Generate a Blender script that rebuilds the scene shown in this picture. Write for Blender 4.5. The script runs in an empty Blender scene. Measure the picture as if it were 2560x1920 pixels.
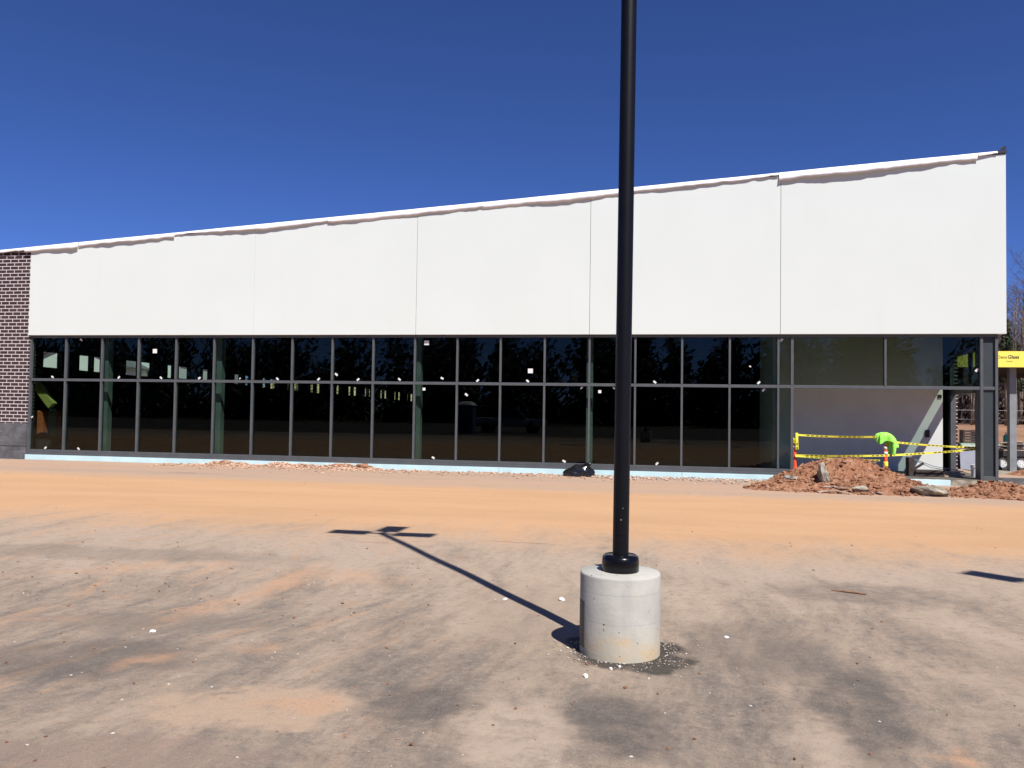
import bpy, math, random
from mathutils import Vector, Matrix, noise
R = math.radians
scene = bpy.context.scene
col = scene.collection
rnd = random.Random(7)

# ------------------------------------------------------------------ camera model (metres; facade plane is y = 0, x runs along it)
CAM = Vector((23.35, -26.83, 1.87))
CF = Vector((-0.17083558, 0.98482817, 0.03047420))
CR = Vector((0.98525660, 0.17045762, 0.01461609))
CU = Vector((-0.00919978, -0.03252186, 0.99942868))
FPX = 1990.0
def ray(px, py):
    return (CF + CR*((px-1280)/FPX) + CU*((960-py)/FPX)).normalized()
def at(px, py, y):
    d = ray(px, py); return CAM + d*((y-CAM.y)/d.y)
def smooth(a, b, v):
    t = min(max((v-a)/(b-a), 0), 1); return t*t*(3-2*t)
def gz(x, y):
    z = -0.325*(1-smooth(1, 18, -y))
    if y > 20:
        z += 1.35*smooth(24, 33, y)*smooth(0.6, 3.0, x-(33.45+.12*y))
    return z
def gnd(px, py):
    d = ray(px, py); t = 1.0
    while t < 200:
        p = CAM + d*t
        if p.z < gz(p.x, p.y): return p
        t += 0.01
    return p

# ------------------------------------------------------------------ materials
class NT:
    def __init__(s, name):
        m = bpy.data.materials.new(name); m.use_nodes = True
        s.m = m; s.t = m.node_tree; s.t.nodes.clear()
        s.out = s.n('ShaderNodeOutputMaterial')
    def n(s, typ, **kw):
        x = s.t.nodes.new(typ)
        for k, v in kw.items(): setattr(x, k, v)
        return x
    def l(s, a, b): s.t.links.new(a, b)
    def sock(s, inp, v):
        if hasattr(v, 'is_output'): s.l(v, inp)
        else: inp.default_value = v
    def pos(s): return s.n('ShaderNodeNewGeometry').outputs['Position']
    def obj(s): return s.n('ShaderNodeTexCoord').outputs['Object']
    def noise(s, vec, scale, detail=3, rough=.55, dist=0.0):
        x = s.n('ShaderNodeTexNoise'); s.l(vec, x.inputs['Vector'])
        x.inputs['Scale'].default_value = scale; x.inputs['Detail'].default_value = detail
        x.inputs['Roughness'].default_value = rough; x.inputs['Distortion'].default_value = dist
        return x.outputs['Fac']
    def noisec(s, vec, scale, detail=3):
        x = s.n('ShaderNodeTexNoise'); s.l(vec, x.inputs['Vector'])
        x.inputs['Scale'].default_value = scale; x.inputs['Detail'].default_value = detail
        return x.outputs['Color']
    def vmath(s, op, a, b=None):
        x = s.n('ShaderNodeVectorMath', operation=op); s.sock(x.inputs[0], a)
        if b is not None: s.sock(x.inputs[1], b)
        return x.outputs['Value'] if op in ('LENGTH', 'DOT_PRODUCT') else x.outputs['Vector']
    def math(s, op, a, b=0.0):
        x = s.n('ShaderNodeMath', operation=op); s.sock(x.inputs[0], a); s.sock(x.inputs[1], b); return x.outputs[0]
    def ramp(s, v, a, b, lo=0.0, hi=1.0):
        x = s.n('ShaderNodeMapRange'); x.interpolation_type = 'SMOOTHSTEP'
        s.sock(x.inputs['Value'], v); x.inputs['From Min'].default_value = a; x.inputs['From Max'].default_value = b
        x.inputs['To Min'].default_value = lo; x.inputs['To Max'].default_value = hi
        return x.outputs['Result']
    def mapping(s, vec, loc=(0,0,0), rot=0.0, scale=(1,1,1)):
        x = s.n('ShaderNodeMapping', vector_type='TEXTURE'); s.l(vec, x.inputs['Vector'])
        x.inputs['Location'].default_value = loc; x.inputs['Rotation'].default_value = (0,0,rot); x.inputs['Scale'].default_value = scale
        return x.outputs['Vector']
    def mix(s, f, a, b, blend='MIX'):
        x = s.n('ShaderNodeMix', data_type='RGBA', blend_type=blend)
        s.sock(x.inputs[0], f)
        for i, v in ((6, a), (7, b)):
            if hasattr(v, 'is_output'): s.l(v, x.inputs[i])
            else: x.inputs[i].default_value = (*v, 1)
        return x.outputs[2]
    def sep(s, vec):
        x = s.n('ShaderNodeSeparateXYZ'); s.l(vec, x.inputs[0]); return x.outputs
    def bump(s, h, strength=.3, dist=.02):
        x = s.n('ShaderNodeBump'); s.l(h, x.inputs['Height']); x.inputs['Strength'].default_value = strength; x.inputs['Distance'].default_value = dist
        return x.outputs['Normal']
    def bsdf(s, color, rough=.7, metal=0.0, normal=None, spec=.5, coat=0.0):
        x = s.n('ShaderNodeBsdfPrincipled')
        if hasattr(color, 'is_output'): s.l(color, x.inputs['Base Color'])
        else: x.inputs['Base Color'].default_value = (*color, 1)
        s.sock(x.inputs['Roughness'], rough); x.inputs['Metallic'].default_value = metal
        x.inputs['Specular IOR Level'].default_value = spec
        x.inputs['Coat Weight'].default_value = coat
        if normal is not None: s.l(normal, x.inputs['Normal'])
        s.l(x.outputs[0], s.out.inputs['Surface'])
        return s.m

def simple(name, c, rough=.7, var=.15, scale=6.0, metal=0.0, bump=0.0, spec=.5, coat=0.0):
    t = NT(name); p = t.obj()
    f = t.ramp(t.noise(p, scale, 4), .3, .7)
    cc = t.mix(f, tuple(v*(1-var) for v in c), tuple(min(1, v*(1+var)) for v in c))
    nrm = t.bump(t.noise(p, scale*6, 3), bump, .01) if bump else None
    return t.bsdf(cc, rough, metal, nrm, spec, coat)

M = {}
M['frame'] = simple('charcoal_aluminium', (.085,.092,.1), .45, .08, 3, spec=.4)
M['frame_dark'] = simple('dark_infill_panel', (.032,.043,.047), .5, .1, 2)
M['gap'] = simple('shadow_gap_trim', (.05,.05,.052), .6)
M['column'] = simple('grey_primer_steel', (.20,.225,.22), .6, .12, 2)
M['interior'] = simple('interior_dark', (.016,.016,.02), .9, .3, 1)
M['slab'] = simple('dusty_slab', (.11,.095,.08), .85, .25, 2)
M['deck'] = simple('steel_deck', (.035,.038,.045), .7, .3, 1)
M['gyp'] = simple('painted_gypsum', (.62,.63,.60), .85, .03, 2)
M['blackbox'] = simple('black_plastic', (.012,.012,.013), .5)
M['foam'] = simple('pale_blue_foam', (.50,.69,.73), .8, .06, 1.5)
M['membrane'] = simple('white_membrane', (.86,.86,.86), .55, .03, 3)
M['black'] = simple('black_rubber', (.012,.012,.013), .6)
M['pole'] = simple('black_powder_coat', (.005,.005,.007), .42, .1, 9, spec=.22)
M['cover'] = simple('black_gloss_cover', (.004,.004,.006), .22, .1, 9, spec=.28)
M['bolt'] = simple('bright_bolt', (.6,.6,.6), .25, metal=1)
M['lens'] = simple('lamp_lens', (.6,.6,.55), .3)
M['orange'] = simple('orange_plastic', (.78,.10,.03), .5, .1, 8)
M['white_tape'] = simple('white_reflective_band', (.8,.78,.76), .5)
M['vest'] = simple('lime_fabric', (.32,.85,.10), .8, .12, 14)
M['vest_band'] = simple('pale_lime_band', (.62,.80,.22), .5)
M['wood_dark'] = simple('dark_weathered_wood', (.045,.033,.027), .85, .3, 12)
M['wood'] = simple('pale_plank', (.42,.32,.20), .8, .2, 10)
M['wood_grey'] = simple('grey_weathered_wood', (.38,.31,.25), .9, .3, 14)
M['bucket'] = simple('white_bucket', (.78,.78,.78), .4, .04)
M['sheet'] = simple('grey_blue_sheet', (.22,.23,.28), .8, .06, 3)
M['yellow_board'] = simple('yellow_sheathing', (.90,.74,.12), .85, .04, 2)
M['ink'] = simple('grey_ink', (.09,.085,.05), .9)
M['ink_pale'] = simple('faded_ink', (.42,.36,.09), .9)
M['steel_grey'] = simple('grey_steel_post', (.22,.235,.25), .5, .1, 3)
M['joist'] = simple('brown_joist', (.085,.055,.042), .9, .35, 5)
M['tyre'] = simple('tyre_rubber', (.05,.048,.047), .9, .2)
M['rim'] = simple('white_rim', (.75,.75,.75), .4)
M['trailer'] = simple('black_trailer_steel', (.035,.03,.03), .6, .3)
M['teal'] = simple('teal_tank', (.03,.33,.29), .4)
M['greenboard'] = simple('green_board', (.36,.46,.36), .8)
M['bag'] = simple('black_bag_film', (.01,.01,.011), .22, .1, spec=.6)
M['concrete_chunk'] = simple('broken_concrete', (.265,.235,.185), .95, .45, 5, bump=.8)
M['sticker'] = simple('white_sticker', (.72,.72,.70), .6, .02)
M['bark'] = simple('grey_brown_bark', (.17,.135,.11), .95, .4, 5, bump=.6)
M['twig'] = simple('bare_twig', (.12,.09,.075), .95, .3, 3)
M['needle'] = simple('pine_needles', (.045,.06,.026), .8, .45, 1.2)
M['needle_far'] = simple('wood_foliage', (.05,.062,.03), .85, .5, .4)
M['boom'] = simple('yellow_boom', (.62,.55,.16), .5, .1)
M['machine'] = simple('orange_machine', (.75,.17,.06), .5, .15)
M['siding'] = simple('pale_siding', (.62,.66,.60), .8, .04, 1)
M['shingle'] = simple('grey_shingle', (.12,.12,.125), .9, .2, 4)
M['housewin'] = simple('dark_house_glass', (.02,.025,.03), .2)
M['truck'] = simple('silver_paint', (.35,.37,.40), .3, .04, coat=.5)
M['tarp'] = simple('blue_tarp', (.05,.07,.2), .6, .2)
M['fence'] = simple('galvanised', (.30,.30,.30), .5)
M['straw'] = simple('dry_grass', (.42,.35,.16), .95, .3, .3)
M['soil_bank'] = simple('red_bank', (.22,.105,.065), .95, .35, .8, bump=.5)

def mat_stucco():
    t = NT('white_stucco'); p = t.pos()
    big = t.ramp(t.noise(p, .35, 3), .3, .7); fine = t.noise(p, 55, 4, .7)
    c = t.mix(big, (.62,.662,.632), (.64,.68,.652))
    streak = t.noise(t.mapping(p, scale=(.35,1,4)), 1.0, 4)
    c = t.mix(t.ramp(streak, .52, .8, 0, .10), c, (.56,.58,.56))
    return t.bsdf(c, .9, 0, t.bump(fine, .25, .006), .2)
M['stucco'] = mat_stucco()

def mat_brick():
    t = NT('dark_brick'); p = t.pos(); s = t.sep(p)
    cx = t.n('ShaderNodeCombineXYZ'); t.l(t.math('ADD', s[0], s[1]), cx.inputs[0]); t.l(s[2], cx.inputs[1])
    b = t.n('ShaderNodeTexBrick'); t.l(cx.outputs[0], b.inputs['Vector'])
    b.inputs['Color1'].default_value = (.038,.02,.022,1); b.inputs['Color2'].default_value = (.062,.034,.036,1)
    b.inputs['Mortar'].default_value = (.62,.57,.57,1); b.inputs['Scale'].default_value = 1
    b.inputs['Brick Width'].default_value = .345; b.inputs['Row Height'].default_value = .1355
    b.inputs['Mortar Size'].default_value = .0135; b.inputs['Mortar Smooth'].default_value = .1; b.inputs['Bias'].default_value = -.1
    c = t.mix(t.ramp(t.noise(p, 1.5, 4), .35, .75, 0, .3), b.outputs['Color'], (.09,.06,.06), 'MIX')
    h = t.math('SUBTRACT', 1.0, b.outputs['Fac'])
    return t.bsdf(b.outputs['Color'], .85, 0, t.bump(h, .4, .01), .3)
M['brick'] = mat_brick()

def mat_block():
    t = NT('split_block'); p = t.pos()
    f = t.ramp(t.noise(p, 2.5, 6, .65), .3, .7)
    c = t.mix(f, (.075,.075,.08), (.14,.14,.15))
    c = t.mix(t.ramp(t.noise(t.mapping(p, scale=(2,1,.3)), 1.3, 4), .55, .75, 0, .6), c, (.26,.26,.28))
    s = t.sep(p)
    j = t.math('ABSOLUTE', t.math('SUBTRACT', s[2], .16))
    c = t.mix(t.ramp(j, .006, .02, 1, 0), c, (.02,.02,.02))
    return t.bsdf(c, .95, 0, t.bump(t.noise(p, 30, 5, .7), .8, .02), .2)
M['block'] = mat_block()

def mat_glass():
    t = NT('tinted_glass')
    tr = t.n('ShaderNodeBsdfTransparent'); tr.inputs[0].default_value = (.61,.695,.655,1)
    gl = t.n('ShaderNodeBsdfGlossy'); gl.inputs['Roughness'].default_value = .0; gl.inputs[0].default_value = (1,1,1,1)
    wv = t.noise(t.mapping(t.pos(), scale=(1,1,1.4)), .55, 2)
    t.l(t.bump(wv, .015, .05), gl.inputs['Normal'])
    lw = t.n('ShaderNodeLayerWeight'); lw.inputs[0].default_value = .5
    f = t.math('ADD', .019, t.math('MULTIPLY', t.math('POWER', lw.outputs['Facing'], 5.0), .9))
    mx = t.n('ShaderNodeMixShader'); t.l(f, mx.inputs[0]); t.l(tr.outputs[0], mx.inputs[1]); t.l(gl.outputs[0], mx.inputs[2])
    t.l(mx.outputs[0], t.out.inputs['Surface']); return t.m
M['glass'] = mat_glass()

def mat_concrete():
    t = NT('form_cast_concrete'); p = t.obj(); s = t.sep(p)
    f = t.ramp(t.noise(p, 4, 5, .6), .3, .7)
    c = t.mix(f, (.37,.358,.318), (.44,.425,.382))
    vs = t.noise(t.mapping(p, scale=(1,1,5)), 9, 4)
    c = t.mix(t.ramp(vs, .5, .75, 0, .3), c, (.27,.27,.26))
    for zl, w in ((.485,.0025), (.27,.0018)):
        wob = t.math('ADD', s[2], t.math('MULTIPLY', t.math('SUBTRACT', t.noise(p, 3, 2), .5), .02))
        c = t.mix(t.ramp(t.math('ABSOLUTE', t.math('SUBTRACT', wob, zl)), w*.5, w*2, .28, 0), c, (.16,.155,.15))
    # air pits
    v = t.n('ShaderNodeTexVoronoi'); v.inputs['Scale'].default_value = 17; t.l(p, v.inputs['Vector'])
    pit = t.math('MULTIPLY', t.ramp(v.outputs['Distance'], .08, .15, 1, 0), t.ramp(t.noise(p, 6, 4), .46, .56))
    c = t.mix(pit, c, (.045,.042,.04))
    # clay splash low down
    st = t.math('MULTIPLY', t.ramp(t.noise(t.mapping(p, scale=(1,1,.55)), 5.5, 5), .47, .68), t.ramp(s[2], .10, .27, 1, 0))
    c = t.mix(t.math('MULTIPLY', st, .75), c, (.52,.33,.16))
    c = t.mix(t.ramp(s[2], .02, .3, .55, 0), c, (.47,.40,.28))
    h = t.math('SUBTRACT', t.noise(p, 40, 4), t.math('MULTIPLY', pit, 1.5))
    return t.bsdf(c, .9, 0, t.bump(h, .35, .006), .25)
M['concrete'] = mat_concrete()

def mat_soil():
    t = NT('red_clay_soil'); p = t.pos()
    f = t.ramp(t.noise(p, 3.0, 8, .65), .3, .72); g = t.ramp(t.noise(p, 22, 5, .7), .3, .7)
    c = t.mix(f, (.19,.078,.040), (.33,.152,.086))
    c = t.mix(t.math('MULTIPLY', g, .55), c, (.38,.21,.13))
    v = t.n('ShaderNodeTexVoronoi'); v.inputs['Scale'].default_value = 9; t.l(p, v.inputs['Vector'])
    c = t.mix(t.ramp(t.sep(v.outputs['Color'])[0], .55, .95, 0, .6), c, (.40,.24,.155))
    c = t.mix(t.ramp(t.sep(v.outputs['Color'])[1], .7, .98, 0, .6), c, (.13,.05,.028))
    return t.bsdf(c, .95, 0, t.bump(t.noise(p, 26, 6, .7), .9, .04), .1)
M['soil'] = mat_soil()
M['pinkdust'] = simple('pink_dusty_stone', (.44,.285,.20), .95, .45, 9, bump=.5)
def mat_pebble():
    t = NT('pale_pebble'); oi = t.noise(t.pos(), 11, 1)
    c = t.mix(t.ramp(oi, .35, .65), (.50,.455,.40), (.24,.195,.165))
    return t.bsdf(c, .9, 0, None, .2)
M['pebble'] = mat_pebble()

def mat_tape():
    t = NT('caution_tape'); uv = t.n('ShaderNodeTexCoord').outputs['UV']; s = t.sep(uv)
    fr = t.math('FRACT', t.math('MULTIPLY', s[0], 1.0)); 
    dash = t.math('MULTIPLY', t.ramp(t.math('FRACT', t.math('MULTIPLY', s[0], 7.3)), .3, .34), t.ramp(fr, .25, .27))
    band = t.math('MULTIPLY', t.ramp(t.math('ABSOLUTE', t.math('SUBTRACT', s[1], .5)), .24, .26, 1, 0), dash)
    c = t.mix(band, (.88,.78,.07), (.04,.04,.02))
    return t.bsdf(c, .45)
M['tape'] = mat_tape()

def mat_ground():
    t = NT('dusty_asphalt'); p = t.pos(); s = t.sep(p)
    wob = t.vmath('MULTIPLY', t.vmath('SUBTRACT', t.noisec(p, .9, 4), (.5,.5,.5)), (1.3,1.3,0))
    wob2 = t.vmath('MULTIPLY', t.vmath('SUBTRACT', t.noisec(p, 3.5, 6), (.5,.5,.5)), (.75,.75,0))
    q = t.vmath('ADD', t.vmath('ADD', p, wob), wob2); qs = t.sep(q)
    q2 = t.vmath('ADD', t.vmath('ADD', p, t.vmath('MULTIPLY', wob, (.3,.3,0))), t.vmath('MULTIPLY', wob2, (.8,.8,0)))
    asph = (.168,.14,.117); asphd = (.097,.084,.076); tan = (.34,.26,.193); tanp = (.41,.318,.243)
    # base: asphalt under dust films that wheels have dragged towards and away from the lane
    bend = t.vmath('ADD', p, t.vmath('MULTIPLY', t.vmath('SUBTRACT', t.noisec(p, .22, 2), (.5,.5,.5)), (2.4,1.0,0)))
    A = t.noise(t.mapping(bend, rot=R(7), scale=(.55,2.3,1)), 1.0, 5, .6)
    Bn = t.noise(t.mapping(bend, loc=(4,9,0), rot=R(-12), scale=(.16,1.0,1)), 1.0, 5, .65)
    Cn = t.noise(t.mapping(p, loc=(11,3,0)), .55, 4, .55)
    D = t.noise(p, 4.2, 9, .74)
    n2 = t.ramp(D, .38, .62)
    dust = t.math('ADD', t.math('ADD', t.math('MULTIPLY', A, .40), t.math('MULTIPLY', Bn, .22)), t.math('ADD', t.math('MULTIPLY', D, .22), t.math('MULTIPLY', Cn, .16)))
    mid_ = t.math('MULTIPLY', t.ramp(s[1], -20.8, -17.0), .105)
    mid_ = t.math('ADD', mid_, .018)
    dust = t.math('ADD', dust, mid_)
    c = t.mix(t.ramp(dust, .43, .60), asph, tan)
    c = t.mix(t.ramp(dust, .55, .66, 0, .8), c, tanp)
    c = t.mix(t.ramp(dust, .455, .39, 0, .85), c, asphd)
    n3 = t.ramp(t.noise(p, 19, 6, .75), .46, .68)
    c = t.mix(t.math('MULTIPLY', n3, .35), c, (.43,.335,.26))
    n4 = t.ramp(t.noise(t.mapping(p, loc=(7,1,0)), 11, 7, .78), .50, .66)
    c = t.mix(t.math('MULTIPLY', n4, .38), c, (.088,.074,.066))
    rust = t.math('MULTIPLY', t.ramp(t.noise(t.mapping(bend, loc=(2,5,0), rot=R(-6), scale=(.32,1.5,1)), 1.0, 7, .7), .52, .66), t.ramp(s[0], 23.5, 19.0, 0, .6))
    c = t.mix(rust, c, (.45,.275,.165))
    # patches (dust drifts and bare asphalt where they lie)
    brk = t.ramp(D, .38, .58, .45, 1)
    def blob(c, cx, cy, rx, ry, rot, col_, amt=.85, soft=.55, src=None):
        l = t.vmath('LENGTH', t.mapping(src or q2, loc=(cx,cy,0), rot=R(rot), scale=(rx,ry,1000)))
        return t.mix(t.math('MULTIPLY', t.ramp(l, soft, 1.15, amt, 0), brk), c, col_)
    c = blob(c, 23.2, -21.95, .34, .6, 8, asphd, .9)
    c = blob(c, 21.95, -21.9, .36, .36, 30, asphd, .8)
    c = blob(c, 24.7, -21.4, .34, .95, -8, asphd, .85)
    c = blob(c, 24.2, -20.2, .6, .9, 0, asphd, .55)
    c = blob(c, 25.6, -18.0, 1.1, .6, 0, asphd, .6)
    c = blob(c, 19.4, -21.5, 1.0, .5, 15, asphd, .65)
    c = blob(c, 19.2, -20.6, 1.2, .35, 10, asph, .6)
    c = blob(c, 16.5, -17.9, 3.2, .5, 5, asph, .5)
    c = blob(c, 22.62, -22.3, .32, .75, 12, tanp, .95, .6)
    c = blob(c, 22.35, -19.6, .8, 1.3, 15, tan, .7)
    c = blob(c, 24.35, -22.2, .22, .6, 15, tanp, .7)
    c = blob(c, 26.3, -20.6, .7, 1.0, 25, tan, .5)
    c = blob(c, 20.95, -22.2, .75, .36, 22, (.40,.29,.205), 1.3, .7)
    c = blob(c, 21.25, -22.1, .30, .18, 10, (.45,.28,.175), .8, .5)
    c = blob(c, 20.75, -22.05, .13, .05, 10, asph, .8, .5)
    c = blob(c, 20.5, -23.0, .9, .3, 10, (.25,.18,.145), .8, .6)
    # bright clay streaks dragged by tyres
    for cx, cy, rx, ry, rot, a in ((19.6,-18.9,1.1,.2,92,.75), (19.35,-20.1,.8,.14,78,.65), (19.75,-21.45,.34,.10,50,.7), (20.45,-21.05,.25,.09,30,.6), (17.6,-18.6,1.3,.18,30,.45), (25.05,-22.1,.12,.10,0,.9), (20.1,-18.4,.35,.3,40,.5), (18.2,-20.8,.7,.12,12,.4), (24.9,-22.35,.10,.05,30,.8)):
        c = blob(c, cx, cy, rx*1.1, ry*1.5, rot, (.50,.285,.165), a*.85, .0, q2)
    # loose clay driven flat across the lane in front of the building
    yy = t.math('ADD', qs[1], t.math('MULTIPLY', t.math('SUBTRACT', s[0], 20), .02))
    yf = t.math('ADD', t.math('ADD', yy, t.math('MULTIPLY', t.math('SUBTRACT', A, .5), 3.4)), t.math('MULTIPLY', t.math('SUBTRACT', D, .5), 2.6))
    lane = t.math('MULTIPLY', t.ramp(yf, -17.0, -13.4), t.ramp(yy, -7.2, -3.6, 1, 0))
    ls = t.ramp(t.noise(t.mapping(p, rot=R(3), scale=(3.2,1,1)), .7, 6, .62), .3, .7)
    lc = t.mix(ls, (.475,.278,.145), (.53,.312,.168))
    lc = t.mix(t.ramp(t.noise(t.mapping(p, rot=R(-4), scale=(7,.5,1)), 1.0, 6, .65), .54, .74, 0, .4), lc, (.42,.285,.185))
    lc = t.mix(t.math('MULTIPLY', n4, .16), lc, (.30,.17,.10))
    c = t.mix(t.math('MULTIPLY', lane, .96), c, lc)
    # strip nearer the wall: pinker dust with grey drifts
    ws = t.ramp(yf, -7.4, -3.8)
    wn = t.ramp(t.noise(t.mapping(p, rot=R(4), scale=(7,1,1)), .9, 5, .6), .35, .68)
    wc = t.mix(wn, (.42,.275,.19), (.35,.255,.195))
    c = t.mix(ws, c, wc)
    # oil / water dark mark and long cracks
    c = blob(c, 9.3, -3.98, 1.0, .13, 0, (.16,.085,.05), .9, .4)
    c = blob(c, 21.6, -15.72, .7, .028, -4, (.16,.07,.035), .9, .4, p)
    c = blob(c, 19.6, -16.25, .45, .02, -3, (.19,.09,.05), .7, .4, p)
    # dark ring where the backfill meets the lamp base
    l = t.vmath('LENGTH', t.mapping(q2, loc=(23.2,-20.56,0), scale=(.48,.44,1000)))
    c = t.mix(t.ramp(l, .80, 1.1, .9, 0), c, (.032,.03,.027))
    # aggregate
    sp = t.noise(p, 160, 3, .8); sp2 = t.noise(p, 46, 3, .75)
    c = t.mix(t.ramp(sp, .54, .72, 0, .55), c, (.46,.385,.32))
    c = t.mix(t.math('MULTIPLY', t.ramp(sp, .46, .30, 0, .65), t.math('SUBTRACT', 1.0, t.math('MULTIPLY', t.ramp(s[1], -17, -14), .7))), c, (.06,.05,.044))
    lanei = t.math('SUBTRACT', 1.0, t.math('MULTIPLY', lane, .8))
    c = t.mix(t.math('MULTIPLY', t.ramp(sp2, .60, .72), t.math('MULTIPLY', lanei, .4)), c, (.44,.36,.30))
    c = t.mix(t.math('MULTIPLY', t.ramp(sp2, .38, .30), t.math('MULTIPLY', lanei, .5)), c, (.08,.06,.05))
    # open dark asphalt further down the lot, rough grass at its edge
    bk_ = t.math('MULTIPLY', t.ramp(yy, -24.2, -26.5), 1.0)
    c = t.mix(bk_, c, t.mix(n2, (.05,.046,.042), (.085,.075,.066)))
    c = t.mix(t.ramp(yy, -55, -60), c, (.05,.05,.028))
    # far beyond: red earth to the sides and back
    far = t.ramp(s[1], 6, 14)
    c = t.mix(far, c, t.mix(t.noise(p, .5, 6, .6), (.17,.085,.05), (.36,.21,.125)))
    h = t.math('ADD', sp, t.math('MULTIPLY', t.noise(p, 14, 4), 1.2))
    h = t.math('ADD', h, t.math('MULTIPLY', D, 1.6))
    return t.bsdf(c, .93, 0, t.bump(h, .6, .010), .15)
M['ground'] = mat_ground()

# ------------------------------------------------------------------ mesh builder
def root_off(o):
    v = Vector((0,0,0))
    while o is not None:
        v += o.location; o = o.parent
    return v
class MB:
    def __init__(s): s.v = []; s.f = []; s.uv = {}
    def hexa(s, p):
        b = len(s.v); s.v += [Vector(q) for q in p]
        for f in ((3,2,1,0),(4,5,6,7),(0,1,5,4),(1,2,6,5),(2,3,7,6),(3,0,4,7)): s.f.append([b+i for i in f])
        return s
    def box(s, x0, x1, y0, y1, z0, z1):
        return s.hexa([(x0,y0,z0),(x1,y0,z0),(x1,y1,z0),(x0,y1,z0),(x0,y0,z1),(x1,y0,z1),(x1,y1,z1),(x0,y1,z1)])
    def obox(s, c, ax, ay, az):      # centre and three half-axis vectors
        c, ax, ay, az = Vector(c), Vector(ax), Vector(ay), Vector(az)
        return s.hexa([c-ax-ay-az, c+ax-ay-az, c+ax+ay-az, c-ax+ay-az, c-ax-ay+az, c+ax-ay+az, c+ax+ay+az, c-ax+ay+az])
    def bar(s, p, q, w, h, up=(0,0,1)):
        p, q = Vector(p), Vector(q); d = (q-p); u = Vector(up)
        sx = d.cross(u)
        if sx.length < 1e-6: sx = d.cross(Vector((1,0,0)))
        sx.normalize(); sz = sx.cross(d).normalized()
        return s.obox((p+q)/2, d/2, sx*(w/2), sz*(h/2))
    def tube(s, pts, rad, n=8, caps=True):
        b = len(s.v); m = len(pts); pts = [Vector(p) for p in pts]
        for i, p in enumerate(pts):
            d = (pts[min(i+1,m-1)]-pts[max(i-1,0)]).normalized()
            a = d.cross(Vector((0,0,1)))
            if a.length < .05: a = d.cross(Vector((1,0,0)))
            a.normalize(); c = d.cross(a)
            r = rad[i] if isinstance(rad, (list,tuple)) else rad
            for k in range(n):
                t = 2*math.pi*k/n; s.v.append(p+a*(r*math.cos(t))+c*(r*math.sin(t)))
        for i in range(m-1):
            for k in range(n):
                s.f.append([b+i*n+k, b+i*n+(k+1)%n, b+(i+1)*n+(k+1)%n, b+(i+1)*n+k])
        if caps:
            s.f.append([b+k for k in range(n)][::-1]); s.f.append([b+(m-1)*n+k for k in range(n)])
        return s
    def lathe(s, prof, n=48, c=(0,0,0)):   # prof: (r, z) bottom to top
        b = len(s.v)
        for r, z in prof:
            for k in range(n):
                t = 2*math.pi*k/n; s.v.append(Vector((c[0]+r*math.cos(t), c[1]+r*math.sin(t), c[2]+z)))
        for i in range(len(prof)-1):
            for k in range(n):
                s.f.append([b+i*n+k, b+i*n+(k+1)%n, b+(i+1)*n+(k+1)%n, b+(i+1)*n+k])
        s.f.append([b+k for k in range(n)][::-1]); s.f.append([b+(len(prof)-1)*n+k for k in range(n)])
        return s
    def grid(s, fn, nu, nv):
        b = len(s.v)
        for j in range(nv+1):
            for i in range(nu+1): s.v.append(Vector(fn(i/nu, j/nv)))
        for j in range(nv):
            for i in range(nu):
                a = b+j*(nu+1)+i; s.f.append([a, a+1, a+nu+2, a+nu+1])
        return s
    def rock(s, c, r, rg, sub=0, sq=(1,1,1), jag=.3):
        t = (1+5**.5)/2
        vs = [Vector(v).normalized() for v in ((-1,t,0),(1,t,0),(-1,-t,0),(1,-t,0),(0,-1,t),(0,1,t),(0,-1,-t),(0,1,-t),(t,0,-1),(t,0,1),(-t,0,-1),(-t,0,1))]
        fs = [(0,11,5),(0,5,1),(0,1,7),(0,7,10),(0,10,11),(1,5,9),(5,11,4),(11,10,2),(10,7,6),(7,1,8),(3,9,4),(3,4,2),(3,2,6),(3,6,8),(3,8,9),(4,9,5),(2,4,11),(6,2,10),(8,6,7),(9,8,1)]
        for _ in range(sub):
            cache = {}; nf = []
            def mid(a, b_):
                k = (min(a,b_), max(a,b_))
                if k not in cache: vs.append(((vs[a]+vs[b_])/2).normalized()); cache[k] = len(vs)-1
                return cache[k]
            for a, b_, c_ in fs:
                x, y, z = mid(a,b_), mid(b_,c_), mid(c_,a); nf += [(a,x,z),(b_,y,x),(c_,z,y),(x,y,z)]
            fs = nf
        b = len(s.v); rot = Matrix.Rotation(rg.random()*6.28, 3, 'Z') @ Matrix.Rotation(rg.uniform(-.3,.3), 3, 'X')
        sd = Vector((rg.random()*50, rg.random()*50, rg.random()*50))
        for v in vs:
            k = 1+jag*2*noise.noise(v*1.3+sd)+jag*.6*noise.noise(v*4+sd)
            w = Vector((v.x*sq[0], v.y*sq[1], v.z*sq[2]))*(r*k); s.v.append(Vector(c)+rot @ w)
        s.f += [[b+i for i in f] for f in fs]
        return s
    def build(s, name, mat, parent=None, smooth_=False, bevel=0.0, uv=False):
        me = bpy.data.meshes.new(name); off = root_off(parent)
        me.from_pydata([tuple(v-off) for v in s.v], [], s.f)
        me.materials.append(mat)
        if smooth_ is not False:
            me.polygons.foreach_set('use_smooth', [True]*len(me.polygons))
        me.update()
        o = bpy.data.objects.new(name, me); col.objects.link(o); o.parent = parent
        if smooth_ == 'angle':
            me.set_sharp_from_angle(angle=R(40))
        if bevel:
            b = o.modifiers.new('bevel', 'BEVEL'); b.width = bevel; b.segments = 2; b.limit_method = 'ANGLE'
        return o
def tag(o, label=None, cat=None, group=None, kind=None):
    if label: o['label'] = label
    if cat: o['category'] = cat
    if group: o['group'] = group
    if kind: o['kind'] = kind
    return o
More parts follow.
